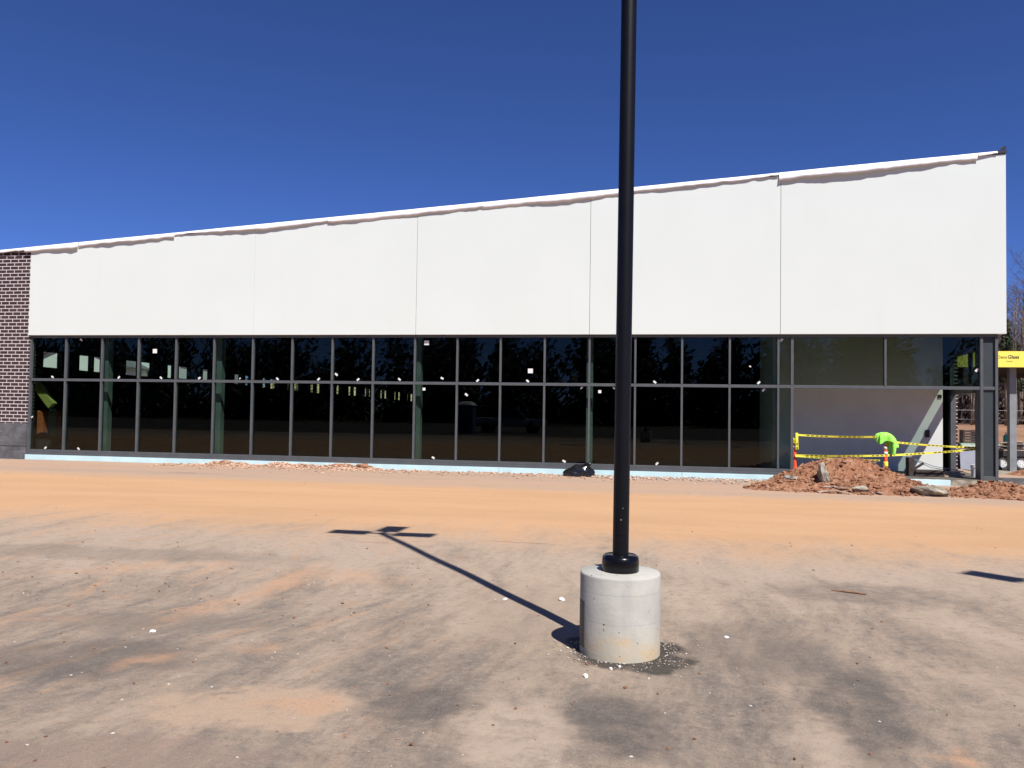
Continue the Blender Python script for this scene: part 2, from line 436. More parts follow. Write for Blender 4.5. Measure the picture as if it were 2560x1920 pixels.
def empty(name, loc, label, cat, group=None, rz=0):
    o = bpy.data.objects.new(name, None); col.objects.link(o); o.location = loc; o.rotation_euler = (0,0,rz)
    o.empty_display_size = .2
    return tag(o, label, cat, group)
def kids(o): return [c for c in bpy.data.objects if c.parent is o]
def copy_tree(o, parent=None):
    c = o.copy(); col.objects.link(c); c.parent = parent
    for ch in kids(o): copy_tree(ch, c)
    return c

# ------------------------------------------------------------------ ground
def axis(lo, a, b, hi, fine, coarse):
    v = []; x = lo
    while x < a: v.append(x); x += max(coarse*min(1, (a-x)/40), fine*2)
    x = a
    while x < b: v.append(x); x += fine
    x = b
    while x < hi: v.append(x); x += max(coarse*min(1, (x-b)/40+.02), fine*2)
    v.append(hi); return v
xs = axis(-420, 2, 46, 420, .25, 30); ys = axis(-420, -25.5, 0, 420, .25, 30)
g = MB()
for y in ys:
    for x in xs:
        z = gz(x, y)
        if y < 0: z += .012*noise.noise(Vector((x*.8, y*.8, 0)))*smooth(0, 3, -y)*(1-smooth(30, 60, -y))
        if y > 36 or x < -30: z += .6*noise.noise(Vector((x*.05, y*.05, 3)))*smooth(36, 60, max(y, -x))
        if 0 <= y <= 56 and -8 < x < 33.45+.12*y: z = -.5
        g.v.append(Vector((x, y, z)))
nx = len(xs)
for j in range(len(ys)-1):
    for i in range(nx-1):
        a = j*nx+i; g.f.append([a, a+1, a+nx+1, a+nx])
go = g.build('ground', M['ground'], None, True); tag(go, 'dusty grey asphalt lot with a flat orange clay lane before the building', 'ground', kind='structure')

# ------------------------------------------------------------------ the building
S = 1.524
ZT, ZM, ZS = 4.374, 2.700, -.142
UA, UB, UD, UE = 27.86, 30.68, 33.48, 33.95
def zr(u): return 7.78 + .0679*u
B = empty('retail_building', (17, 0, -.34), 'long new store building with white sloped-top wall over a dark glass storefront', 'building')
# upper wall panels, a thin open joint between neighbours
joints = [-.01, 9.2, 15.29, 21.33, 27.47, 34.148]
for i in range(len(joints)-1):
    g0, g1 = (.0 if i == 0 else .0025 if i == 1 else .006), (.0025 if i == 0 else .0 if i == len(joints)-2 else .006)
    a, b = joints[i]+g0, joints[i+1]-g1
    MB().hexa([(a,-.16,ZT+.01),(b,-.16,ZT+.01),(b,.22,ZT+.01),(a,.22,ZT+.01),(a,-.16,zr(a)-.12),(b,-.16,zr(b)-.12),(b,.22,zr(b)-.12),(a,.22,zr(a)-.12)]).build('wall_panel', M['stucco'], B, bevel=.006)
jb = MB()
jb.hexa([(0.05,-.135,ZT+.03),(34.1,-.135,ZT+.03),(34.1,.20,ZT+.03),(.05,.20,ZT+.03),(.05,-.135,zr(0)-.2),(34.1,-.135,zr(34.1)-.2),(34.1,.20,zr(34.1)-.2),(.05,.20,zr(0)-.2)])
jb.build('joint_backing', M['gap'], B)
# brick bay on the left and its block base
MB().hexa([(-7,-.10,1.02),(-.012,-.10,1.02),(-.012,.25,1.02),(-7,.25,1.02),(-7,-.10,zr(-7)-.14),(-.012,-.10,zr(0)-.14),(-.012,.25,zr(0)-.14),(-7,.25,zr(-7)-.14)]).build('brick_wall', M['brick'], B)
bl = MB(); bl.box(-7,-.012,-.15,.25,-.5,1.02); bl.build('block_base', M['block'], B, bevel=.012)
# roof edge membrane: overlapping lengths hanging loose over the wall head
cuts = [-7.2,-.25,2.05,5.95,12.0,17.6,22.4,27.42,33.35,33.92]
def mem(u0, u1, seed, off, drop):
    n = max(8, int((u1-u0)/.12)); rg = random.Random(seed)
    def edge(u):
        return drop(u) + .042*noise.noise(Vector((u*.9, seed*7.1, 0))) + .035*noise.noise(Vector((u*3.1, seed*3.3, 1))) + .018*noise.noise(Vector((u*8.3, seed, 2)))
    def offs(u):
        return off(u) + .03*noise.noise(Vector((u*1.1, seed*5.7, 4))) + .022*noise.noise(Vector((u*3.7, seed*2.7, 6)))
    m = MB()
    prof = []
    def fn(i, j):
        u = u0+(u1-u0)*i; zt = zr(u); e = edge(u); o = max(.012, offs(u))
        # rows: back of roof, head, front lip, mid, bottom edge, then inner return
        if j == 0: return (u, .55, zt-.10)
        if j == 1: return (u, -.10, zt-.01)
        if j == 2: return (u, -.172-o*.35, zt-.02)
        if j == 3: return (u, -.172-o*.7, zt-.02-e*.5)
        if j == 4: return (u, -.172-o, zt-.02-e)
        if j == 5: return (u, -.166-o*.98, zt-.02-e+.004)
        return (u, -.165-o*.3, zt-.06)
    b = len(m.v)
    for j in range(7):
        for i in range(n+1): m.v.append(Vector(fn(i/n, j)))
    for j in range(6):
        for i in range(n):
            a = b+j*(n+1)+i; m.f.append([a, a+1, a+n+2, a+n+1])
    return m.build('roof_membrane', M['membrane'], B, True)
dr = [lambda u: .12, lambda u: .20+.03*(u/2), lambda u: .19, lambda u: .16+.05*math.sin(u*.8), lambda u: .22+.03*math.sin(u), lambda u: .24+.03*math.sin(u*.7), lambda u: .22-.02*(u-22), lambda u: .30-.012*(u-27), lambda u: .13-.1*(u-33.3)]
ofs = [lambda u: .03, lambda u: .055+.02*u/2, lambda u: .05+.015*math.sin(u*2), lambda u: .045-.02*math.cos((u-6)), lambda u: .03+.02*math.sin(u*1.7), lambda u: .03+.02*math.sin(u*1.3), lambda u: .045+.015*math.sin(u*2.1), lambda u: .075+.035*math.sin((u-27)*.75), lambda u: .05]
for i in range(9):
    mem(cuts[i]-(.0 if i == 0 else .01), cuts[i+1]-(.02 if i in (0,1,6,7,8) else -.05), i+1, ofs[i], dr[i])
f = MB(); f.hexa([(33.85,-.20,zr(33.85)-.10),(34.16,-.20,zr(34.1)-.10),(34.16,.2,zr(34.1)-.10),(33.85,.2,zr(33.85)-.10),(33.85,-.20,zr(33.85)-.04),(34.16,-.2,zr(34.1)+.0),(34.16,.2,zr(34.1)+.0),(33.85,.2,zr(33.85)-.04)])
f.hexa([(33.9,-.19,zr(34)),(34.14,-.21,zr(34.1)+.03),(34.14,-.12,zr(34.1)+.03),(33.9,-.12,zr(34)),(33.95,-.19,zr(34)+.03),(34.12,-.21,zr(34.1)+.13),(34.13,-.13,zr(34.1)+.11),(33.95,-.13,zr(34)+.03)])
f.build('torn_flashing', M['black'], B)
f = MB(); f.hexa([(-.9,-.165,zr(0)-.20),(-.1,-.165,zr(0)-.17),(-.1,-.11,zr(0)-.17),(-.9,-.11,zr(0)-.20),(-.9,-.165,zr(0)-.16),(-.02,-.17,zr(0)-.05),(-.02,-.11,zr(0)-.05),(-.9,-.11,zr(0)-.16)])
f.build('torn_flashing', M['black'], B)
# roof, floor slab, foundation and enclosing walls
def side(y): return 33.45+.12*y
LW0, LW1 = Vector((-5.5,7.74,0)), Vector((-1.2,53.2,0)); LD = (LW1-LW0)
def lw(y): return LW0.x+LD.x*(y-LW0.y)/LD.y
r = MB(); r.hexa([(-6.9,.22,7.0),(34.0,.22,9.4),(side(56),56.2,9.4),(-1.0,56.2,7.0),(-6.9,.22,7.2),(34.0,.22,9.6),(side(56),56.2,9.6),(-1.0,56.2,7.2)])
r.build('roof', M['deck'], B)
MB().hexa([(-6.8,.14,-.3),(33.9,.14,-.3),(side(56),56,-.3),(-1,56,-.3),(-6.8,.14,-.135),(33.9,.14,-.135),(side(56),56,-.135),(-1,56,-.135)]).build('floor_slab', M['slab'], B)
fo = MB(); fo.box(-.0,34.1,-.06,.13,-.6,-.146); fo.build('foundation', M['concrete_chunk'], B)
fo = MB(); fo.hexa([(UA+.04,-.03,-.145),(UD-.02,-.03,-.145),(UD-.02,.14,-.145),(UA+.04,.14,-.145),(UA+.04,-.03,-.13),(UD-.02,-.03,-.13),(UD-.02,.135,-.13),(UA+.04,.135,-.13)]); fo.build('threshold', M['slab'], B)
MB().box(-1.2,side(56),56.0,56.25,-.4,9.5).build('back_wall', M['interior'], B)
# right side wall beyond the side door: brick outside
def srun(y0, y1, z0, z1, t0, t1): # slab following the side wall line
    return [(side(y0)+t0,y0,z0),(side(y0)+t1,y0,z0),(side(y1)+t1,y1,z0),(side(y1)+t0,y1,z0),(side(y0)+t0,y0,z1),(side(y0)+t1,y0,z1),(side(y1)+t1,y1,z1),(side(y1)+t0,y1,z1)]
MB().hexa(srun(3.52,56,-.5,9.4,.05,.17)).build('brick_side_wall', M['brick'], B)
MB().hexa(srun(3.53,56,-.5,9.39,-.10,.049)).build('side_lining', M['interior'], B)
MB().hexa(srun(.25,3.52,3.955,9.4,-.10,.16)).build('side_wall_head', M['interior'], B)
# inner left wall with its high windows
wins = [(109.6,154),(199.5,231),(236,260),(316,350),(353,383),(420,437),(448,476),(508,527),(587,604),(614,628),(657,671),(676,695),(720,728),(736,753),(777,789),(793,805),(828,839),(842,853),(872,882),(885,896),(913,921),(923,931),(952,960),(962,971),(987,994),(996,1005),(1019,1025),(1027,1036)]
kn = [(60,873,913),(130,881,919),(225,890,928),(350,904,940),(450,916,946),(518,923,951),(608,938,962),(675,947,971),(740,955,977),(790,959,982),(840,963,985),(884,967,989),(922,972,992),(960,976,996),(996,980,1000),(1028,985,1003),(1100,992,1009)]
def wz(px):
    for (a,t0,b0),(c,t1,b1) in zip(kn, kn[1:]):
        if a <= px <= c: k = (px-a)/(c-a); return t0+(t1-t0)*k, b0+(b1-b0)*k
def onleft(px, py):
    d = ray(px, py); nrm = Vector((LD.y, -LD.x, 0)); t = (LW0-CAM).dot(nrm)/d.dot(nrm); return CAM+d*t
wl = MB(); thick = Vector((-.25, 0, 0)); top = 7.6
prev = Vector((-6.3, .25, 0))
def seg(p, q, z0p, z1p, z0q, z1q):
    wl.hexa([(p.x,p.y,z0p),(q.x,q.y,z0q),(q.x-.25,q.y,z0q),(p.x-.25,p.y,z0p),(p.x,p.y,z1p),(q.x,q.y,z1q),(q.x-.25,q.y,z1q),(p.x-.25,p.y,z1p)])
for a, b in wins:
    ta, ba = wz(a); tb, bb = wz(b)
    pa, pb = onleft(a, ta), onleft(b, tb); qa, qb = onleft(a, ba), onleft(b, bb)
    seg(prev, pa, -.4, top, -.4, top)
    seg(pa, pb, pa.z, top, pb.z, top); seg(pa, pb, -.4, qa.z, -.4, qb.z)
    prev = pb
seg(prev, Vector((lw(56),56,0)), -.4, top, -.4, top)
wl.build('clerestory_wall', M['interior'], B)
# vestibule: white inner wall, its returns, soffit
vw = MB(); vw.box(27.42,33.45,3.2,3.35,-.14,4.75); vw.build('vestibule_wall', M['gyp'], B)
MB().box(27.30,27.42,.16,3.35,-.14,4.75).build('vestibule_return', M['gyp'], B)
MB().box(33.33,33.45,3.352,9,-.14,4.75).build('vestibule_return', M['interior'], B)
MB().hexa([(27.3,.14,4.76),(side(.2)-.11,.14,4.76),(side(7)-.11,7,4.76),(27.3,7,4.76),(27.3,.14,4.85),(side(.2)-.11,.14,4.85),(side(7)-.11,7,4.85),(27.3,7,4.85)]).build('soffit', M['deck'], B)
sl = MB()
for k in range(5): sl.box(27.5, 33.9+.1*k, .6+k*1.2, .66+k*1.2, 4.58, 4.74)
sl.build('soffit_framing', M['frame'], B)
# interior columns close behind the glass
for px, w in ((267,.26),(548,.28),(1046,.22),(1474,.22)):
    p = at(px, 1000, .55)
    MB().box(p.x-w/2,p.x+w/2,.40,.70,-.08,7.6).build('column', M['column'], B, bevel=.02)
# distant roof framing inside
tr_ = MB()
for k in range(9):
    y = 4+k*5.5; tr_.bar((lw(y)+.3,y,5.9-.05*k),(side(y)-.3,y,7.6-.05*k),.18,.35)
tr_.build('roof_joists', M['deck'], B)

# storefront: rails, mullions, panes, stickers
FW = .066
head = MB(); head.box(-.0,UE,-.05,.11,ZT-.075,ZT-.012); head.build('header_rail', M['frame'], B, bevel=.004)
MB().box(0.0,UE+.02,-.02,.13,ZT-.012,ZT+.009).build('header_gap', M['gap'], B)
mid = MB(); mid.box(.05,UE-.05,-.045,.105,ZM-.048,ZM+.048); mid.build('mid_rail', M['frame'], B, bevel=.004)
sill = MB(); sill.box(-.03,UA+.035,-.052,.11,ZS+.075,ZS+.19); sill.build('sill_rail', M['frame'], B, bevel=.004)
sf = MB(); sf.box(-.05,UA+.045,-.10,.11,ZS,ZS+.074); sf.build('sill_flashing', M['frame'], B, bevel=.004)
mull = [i*S for i in range(19)] + [UA]
for u in mull:
    w = FW*1.3 if u in (0, UA) else FW
    o = .03 if u == 0 else 0
    m = MB()
    m.box(u-w/2+o,u+w/2+o,-.055,.11,ZS+.19,ZM-.049); m.box(u-w/2+o,u+w/2+o,-.055,.11,ZM+.049,ZT-.076)
    m.build('mullion', M['frame'], B, bevel=.004)
m = MB(); m.box(UB-FW/2,UB+FW/2,-.055,.11,ZM+.049,ZT-.076); m.build('mullion', M['frame'], B, bevel=.004)
stick = []
for (ox,oy,k,L) in ((0,560,2.37,[(917,753,2),(310,909,1),(703,915,1),(953,917,1),(1180,921,1),(1421,916,.6),(1643,919,1),(480,686,1),(189,1143,.8),(268,1334,1),(464,1332,1)]),
                  (500,800,3.16,[(1790,180,2),(1912,460,1),(1248,472,1),(1575,469,1),(936,470,1),(1076,430,1.1),(1769,545,1.2),(2104,590,1.1),(2193,480,1),(1842,1088,1)]),
                  (1000,800,3.16,[(1030,402,1.7),(1008,487,1),(1434,524,.9),(1578,566,1.2),(1690,536,.8),(2013,498,1),(2030,1139,1),(1296,1117,1.1)]),
                  (1850,700,2.765,[(287,415,1.1),(130,710,1),(163,760,1),(70,597,.6),(1638,623,1.1)])):
    for x, y, s_ in L:
        p = at(ox+x/k, oy+y/k, .02); stick.append((p.x, p.z, s_))
def pane(u0, u1, z0, z1):
    m = MB(); m.box(u0,u1,.03,.054,z0,z1); o = m.build('pane', M['glass'], B)
    for (x, z, s_) in stick:
        if u0-.03 <= x <= u1+.03 and z0-.05 <= z <= z1+.05:
            x = min(max(x, u0+.06), u1-.06); z = min(max(z, z0+.06), z1-.06)
            w, h = (.085,.078) if s_ > 1.5 else ((.042*s_,.042*s_) if abs(s_-1.2) < .05 else (.054*s_,.031*s_))
            a = 0 if s_ > 1.15 else rnd.choice((-.7,.7,.6,-.5,.8))
            q = MB(); ca, sa = math.cos(a), math.sin(a)
            q.obox((x,.0275,z),(w*ca,0,w*sa),(0,.0015,0),(-h*sa,0,h*ca)); q.build('sticker', M['sticker'], o)
    return o
for i in range(19):
    u0 = i*S if i < 18 else 18*S; u1 = (i+1)*S if i < 18 else UA
    pane(u0+FW/2, u1-FW/2, ZS+.19, ZM-.049); pane(u0+FW/2, u1-FW/2, ZM+.049, ZT-.076)
pane(UA+.043, UB-FW/2, ZM+.049, ZT-.076); pane(UB+FW/2, UD-.04, ZM+.049, ZT-.076)
# corner post box
cb = MB()
for u in (UD, UE-.045): cb.box(u-.042,u+.042,-.06,.36,ZS-.02,ZT-.076)
cb.box(UD+.043,UE-.088,-.055,.34,ZS-.02,ZS+.12); cb.build('corner_post', M['frame'], B, bevel=.005)
cp = MB(); cp.box(UD+.043,UE-.088,.005,.33,ZS+.121,ZM-.049); cp.box(UD+.043,UE-.088,.005,.33,ZM+.049,ZT-.076); cp.build('corner_panel', M['frame_dark'], B)
cr = MB(); cr.box(UD+.043,UE-.088,-.04,.0045,ZM-.0475,ZM+.0475); cr.build('corner_rail', M['frame'], B)
# side doorway frame
sfm = MB()
sfm.hexa(srun(.37,3.5,2.56,2.88,-.10,.03)); sfm.hexa(srun(.37,3.5,3.87,3.95,-.10,.03))
for y0 in (3.22,): sfm.hexa(srun(y0,y0+.28,-.135,2.559,-.12,.05))
sfm.build('side_door_frame', M['frame'], B)
for y0 in (.92, 3.4):
    q = MB(); q.hexa(srun(y0,y0+.09,2.881,3.869,-.10,.03)); q.build('side_mullion', M['frame'], B)
for y0, y1 in ((.37,.92),(1.01,3.4)):
    q = MB(); q.hexa(srun(y0,y1,2.881,3.869,-.05,-.026)); q.build('side_pane', M['glass'], B)
# things fixed on the white inner wall
p = at(2349, 991, 3.19); q = MB(); q.box(p.x-.06,p.x+.06,3.16,3.198,p.z-.06,p.z+.06); q.build('switch_box', M['blackbox'], B, bevel=.004)
p = at(2318, 1084, 3.19); q = MB(); q.box(p.x-.065,p.x+.065,3.13,3.198,p.z-.13,p.z+.13); q.build('wall_panel_box', M['blackbox'], B, bevel=.006)
# foam insulation along the footing
for u0, u1 in ((-.06,6.1),(6.11,12.2),(12.21,18.3),(18.31,24.4),(24.41,27.3)):
    q = MB(); q.hexa([(u0,-.13,-.52),(u1,-.13,-.52),(u1,-.061,-.52),(u0,-.061,-.52),(u0,-.13,-.148),(u1,-.13,-.148),(u1,-.061,-.148),(u0,-.061,-.148)]); q.build('foam_board', M['foam'], B, bevel=.006)
q = MB(); q.box(31.15,32.55,-.14,-.061,-.5,-.16); q.build('foam_board', M['foam'], B, bevel=.006)

# ------------------------------------------------------------------ parking-lot lamps
LX, LY = 23.135, -20.52
def lamp(loc, label, rz, first=True):
    r_ = empty('street_lamp', loc, label, 'lamp post', None, 0)
    x, y, z = loc
    m = MB(); m.lathe([(.310,-.25),(.310,.598),(.307,.607),(.300,.613),(.10,.617)], 72, loc); cbase = m.build('concrete_base', M['concrete'], r_, 'angle')
    m = MB(); m.lathe([(.140,.612),(.144,.62),(.144,.70),(.138,.728),(.122,.742),(.063,.746)], 56, loc); m.build('base_cover', M['cover'], r_, 'angle')
    m = MB(); m.lathe([(.0625,.73),(.0615,4.0),(.060,8.31)], 36, loc); m.build('pole', M['pole'], r_, 'angle')
    # handhole cover towards the viewer with two bolts
    d = Vector((CAM.x-x, CAM.y-y, 0)).normalized(); sx = Vector((d.y,-d.x,0)); sx = Vector((0,0,1)).cross(d)
    hc = MB()
    for i in range(6):
        a0, a1 = -.52+i*.173, -.52+(i+1)*.173
        def pt(a, rr, zz): return Vector((x,y,zz)) + d*(math.cos(a)*rr) + sx*(math.sin(a)*rr)
        hc.hexa([pt(a0,.0605,.90),pt(a0,.0665,.90),pt(a1,.0665,.90),pt(a1,.0605,.90),pt(a0,.0605,1.07),pt(a0,.0665,1.07),pt(a1,.0665,1.07),pt(a1,.0605,1.07)])
    hco = hc.build('handhole_cover', M['pole'], r_)
    bo = MB(); c_ = Vector((x,y,1.02))+d*.064; bo.tube([c_, c_+d*.006],.008,8)
    bo.build('bolt', M['bolt'], hco)
    bo = MB(); c_ = Vector((x,y,1.108))+d*.060+sx*.012; bo.tube([c_, c_+d*.007],.007,8); bo.build('bolt', M['bolt'], r_)
    # conduit cover plate on the left flank of the base
    th0 = math.atan2(-d.y, -d.x)
    ang = math.atan2(d.y, d.x)-R(70); pl = MB()
    for i in range(8):
        a0, a1 = ang-.17+i*.0425, ang-.17+(i+1)*.0425
        def pt2(a, rr, zz): return Vector((x+math.cos(a)*rr, y+math.sin(a)*rr, z+zz))
        pl.hexa([pt2(a0,.309,.05),pt2(a0,.3145,.05),pt2(a1,.3145,.05),pt2(a1,.309,.05),pt2(a0,.309,.40),pt2(a0,.3145,.40),pt2(a1,.3145,.40),pt2(a1,.309,.40)])
    pl.build('cover_plate', M['frame_dark'], cbase)
    # tenon and the flat lamp heads
    t = MB(); t.lathe([(.064,8.27),(.064,8.41),(.05,8.45),(.02,8.46)], 24, loc); t.build('top_cap', M['pole'], r_, 'angle')
    dirs = [R(0), R(180), R(90)]
    for a in dirs:
        a += rz; u = Vector((math.cos(a), math.sin(a), 0)); v = Vector((-u.y, u.x, 0)); c0 = Vector((x, y, 8.37))
        h = MB(); h.obox(c0+u*.50, u*.30, v*.18, Vector((0,0,.028)))
        ho = h.build('lamp_head', M['pole'], r_, bevel=.012)
        h = MB(); h.bar(c0+u*.05, c0+u*.22, .07, .05); h.build('arm', M['pole'], ho)
        h = MB(); h.obox(c0+u*.50-Vector((0,0,.031)), u*.26, v*.14, Vector((0,0,.003))); h.build('lens', M['lens'], ho)
    if first:
        for o_ in [r_]+[k_ for k_ in bpy.data.objects if k_.type == 'MESH' and (k_.parent is r_ or (k_.parent and k_.parent.parent is r_))]:
            if o_.type == 'MESH':
                for v_ in o_.data.vertices:
                    if v_.co.z > .61: v_.co += Vector((CR.x, CR.y, 0))*(.0050*(v_.co.z-.61))
    return r_
lamp((LX, LY, 0), 'tall black lamp post on a round concrete base, standing in front of the store', 0)
# the second lamp stands outside the picture; only the shadow of its head falls into it
SUNH = Vector((-.591, .806, 0)); TE = math.tan(R(53))
tip = gnd(2350+690/10.53, 1380+535/10.53); dirn = gnd(2350+2212/10.53, 1380+770/10.53)-tip; dirn.z = 0; dirn.normalize()
c2 = tip+dirn*.80 - SUNH*(8.37/TE); 
lamp((c2.x, c2.y, 0), 'second black lamp post out on the lot, only the shadow of its head seen', math.atan2(dirn.y, dirn.x), False)

# ------------------------------------------------------------------ dirt heaps and rubble at the entrance
def heap(label, x0, x1, y0, y1, gs, seed, clods, step=.045):
    m = MB(); nu = int((x1-x0)/step); nv = int((y1-y0)/step)
    def h(x, y):
        v = sum(a*math.exp(-(((x-cx)/rx)**2+((y-cy)/ry)**2)) for cx, cy, rx, ry, a in gs)
        k = min(1, v/.16)
        p = Vector((x, y, seed))
        v += k*(.09*noise.noise(p*1.6)+.06*noise.noise(p*3.7)+.045*(1-abs(noise.noise(p*8))*2.2)+.03*noise.noise(p*17))
        return v-.05
    def fn(i, j):
        x, y = x0+(x1-x0)*i, y0+(y1-y0)*j
        return (x, y, max(gz(x, y)-.03, gz(x,y)+h(x, y)))
    m.grid(fn, nu, nv)
    o = m.build('dirt_heap', M['soil'], None, False)
    rg = random.Random(seed)
    cl = MB(); n = 0
    while n < clods:
        x, y = rg.uniform(x0,x1), rg.uniform(y0,y1); hh = h(x, y)
        if hh < -.035+rg.random()*.02: continue
        r_ = rg.choice((.02,.025,.03,.035,.05,.07)); cl.rock((x,y,gz(x,y)+max(hh,-.01)+r_*.35), r_, rg, 0, (1,1,.75), .35); n += 1
    cl.build('clods', M['soil'], o); kids(o)[-1]['kind'] = 'stuff'
    tag(o, label, 'dirt heap', None); return h
h1 = heap('tall rounded heap of red dirt in front of the open entrance', 26.0, 31.6, -5.2, -.3,
     [(28.75,-1.75,1.15,1.0,.78),(29.9,-1.9,.9,.95,.42),(27.6,-2.2,.8,.8,.26),(30.6,-2.6,.8,.8,.16),(28.9,-3.5,1.6,.6,.16),(26.9,-3.2,.8,.5,.14)], 3.0, 900)
h2 = heap('low lumpy ridge of red dirt beside the corner post', 30.9, 37.4, -5.6, -.4,
     [(33.1,-2.3,.65,.7,.27),(31.9,-3.3,.8,.6,.15),(32.5,-2.5,.5,.7,.12),(34.2,-3.0,1.1,.8,.17),(33.2,-3.9,1.3,.6,.17),(35.6,-3.4,1.2,.8,.16)], 9.0, 700)
def hz(x, y): return gz(x, y)+max(0, h1(x, y) if x < 31.2 else h2(x, y))
rg = random.Random(4)
p = at(2058, 1215, -3.0); m = MB(); m.rock((p.x,-3.0,hz(p.x,-3.0)+.16), .26, rg, 2, (.72,.55,1.3), .22); tag(m.build('concrete_chunk', M['concrete_chunk']), 'grey upright stone chunk stuck in the front of the tall heap', 'stone')
p = at(2325, 1241, -3.9); m = MB(); m.rock((p.x,-3.9,gz(p.x,-3.9)+.10), .42, rg, 2, (1.1,.8,.36), .2); tag(m.build('concrete_slab', M['concrete_chunk']), 'flat grey-green concrete slab lying in the gap between the two dirt heaps', 'slab')
p = at(2152, 1229, -3.9); m = MB(); m.rock((p.x,-3.9,hz(p.x,-3.9)+.03), .20, rg, 2, (1.3,.7,.45), .2); tag(m.build('concrete_chunk', M['concrete_chunk']), 'pale block of broken concrete at the foot of the tall heap', 'stone')
p = at(1975, 1208, -2.6); m = MB(); m.rock((p.x,-2.6,hz(p.x,-2.6)+.02), .15, rg, 2, (1.3,.7,.5), .3); tag(m.build('concrete_chunk', M['concrete_chunk']), 'whitish rubble lump beside the left foot of the tall heap', 'stone')
def board(px0, px1, py, y, label, bow):
    a, b = at(px0, py, y), at(px1, py, y); m = MB(); n = 14; z0 = max(hz((a.x+b.x)/2, y), gz(a.x,y))+.03
    pts = []
    for i in range(n+1):
        k = i/n; x = a.x+(b.x-a.x)*k; pts.append(Vector((x, y+.1*math.sin(k*5), max(hz(x,y), z0-.05)+.02+bow*math.sin(k*math.pi))))
    for i in range(n): m.bar(pts[i], pts[i+1]+(pts[i+1]-pts[i])*.02, .09, .022)
    tag(m.build('broken_board', M['wood_grey']), label, 'board', 'broken boards on the dirt')
board(2045, 2125, 1226, -4.2, 'long bowed grey board lying at the front toe of the tall heap', .05)
board(2062, 2118, 1218, -3.75, 'short grey splintered board lying just behind the long bowed board', .03)
board(2175, 2205, 1228, -4.1, 'pale straight board end beside the pale block of concrete', .0)
# rubble along the wall foot
def rubble(label, u0, u1, n, seed, hmax, mat, wide=.45):
    m = MB(); rg = random.Random(seed); rid = lambda x: hmax*max(0, .45+noise.noise(Vector((x*.9, seed, 0)))*1.1)*min(1, (x-u0)/.8, (u1-x)/.8)
    if hmax > .05:
        def fn(i, j):
            x, y = u0+(u1-u0)*i, -.135-1.3*j; v = rid(x)*math.exp(-(j/.33)**2)
            v += min(1, v/.05)*(.035*noise.noise(Vector((x*6,y*6,seed)))+.025*noise.noise(Vector((x*15,y*15,seed))))
            return (x, y, gz(x, y)-.012+v)
        m.grid(fn, int((u1-u0)/.05), 26)
    for _ in range(n):
        x = rg.uniform(u0, u1); y = -.14-abs(rg.gauss(0, wide))
        r_ = rg.choice((.007,.01,.014,.02,.03))*(1+.8*rg.random()); lift = (rid(x) if hmax > .05 else 0)*math.exp(-((y+.135)/.43)**2)
        m.rock((x, y, gz(x,y)+r_*.35+max(0,lift)), r_, rg, 0, (1.3,1,.6), .4)
    o = m.build('rubble', mat); return tag(o, label, 'rubble', None, 'stuff')
rubble('ridge of pinkish rubble heaped against the foot of the glass wall', 7.0, 14.2, 1300, 11, .20, M['pinkdust'])
rubble('pale stone chips strewn along the wall foot', 6.0, 27.5, 1500, 12, .03, M['pinkdust'], .8)
rubble('loose white chips left of the dirt heap', 21.5, 28.5, 1200, 13, .03, M['pebble'], .5)
for px, py, lab, rr in ((556,1157,'dark red broken brick lump on the rubble by the glass wall',.14),(913,1164,'brown clod heaped at the end of the wall-foot rubble',.17),(845,1158,'rusty red clod mid-way along the wall-foot rubble',.15)):
    q = at(px, py, -.35); m = MB(); m.rock((q.x,-.35,gz(q.x,-.35)+rr*.5), rr, rg, 2, (1.6,.8,.6), .3); tag(m.build('clod', M['soil']), lab, 'clod')
# gravel and grit on the lot
def scatter(label, name, mat, n, seed, fn, sizes, kind='stuff'):
    m = MB(); rg = random.Random(seed)
    for _ in range(n):
        x, y = fn(rg); r_ = rg.choice(sizes)*(.7+.6*rg.random()); m.rock((x,y,gz(x,y)+r_*.3), r_, rg, 0, (1.15,1,.65), .3)
    return tag(m.build(name, mat), label, name.replace('_',' '), None, kind)
def lot(rg):
    y = -16.5-6.7*rg.random()**.8; w = (y+26.83)*.72; return 23.35-.17*(y+26.83)+rg.uniform(-w, w), y
scatter('small pale pebbles scattered over the asphalt', 'gravel', M['pebble'], 480, 21, lot, (.0025,.003,.004,.006,.009))
def left_(rg): return rg.gauss(18.2, 1.9), rg.gauss(-19.4, 1.3)
scatter('red clay crumbs clustered on the tracked patch at the left', 'grit', M['soil'], 120, 25, left_, (.004,.007,.010,.014))
scatter('white chips strewn over the tracked patch at the left', 'gravel', M['pebble'], 110, 26, left_, (.003,.005,.007,.011))
def lane_(rg): return rg.uniform(4, 36), rg.uniform(-15, -1)
scatter('reddish crumbs of clay scattered over the lot', 'grit', M['soil'], 300, 22, lambda r: lot(r) if r.random() < .6 else lane_(r), (.004,.006,.008,.012))
def ring(rg):
    a = rg.uniform(0, 6.28); d = .32+abs(rg.gauss(0, .10)); 
    return LX+.02+math.cos(a)*d*1.05, LY+math.sin(a)*d
scatter('grey gravel backfill round the lamp base', 'gravel', M['pebble'], 360, 23, ring, (.003,.004,.006,.008))
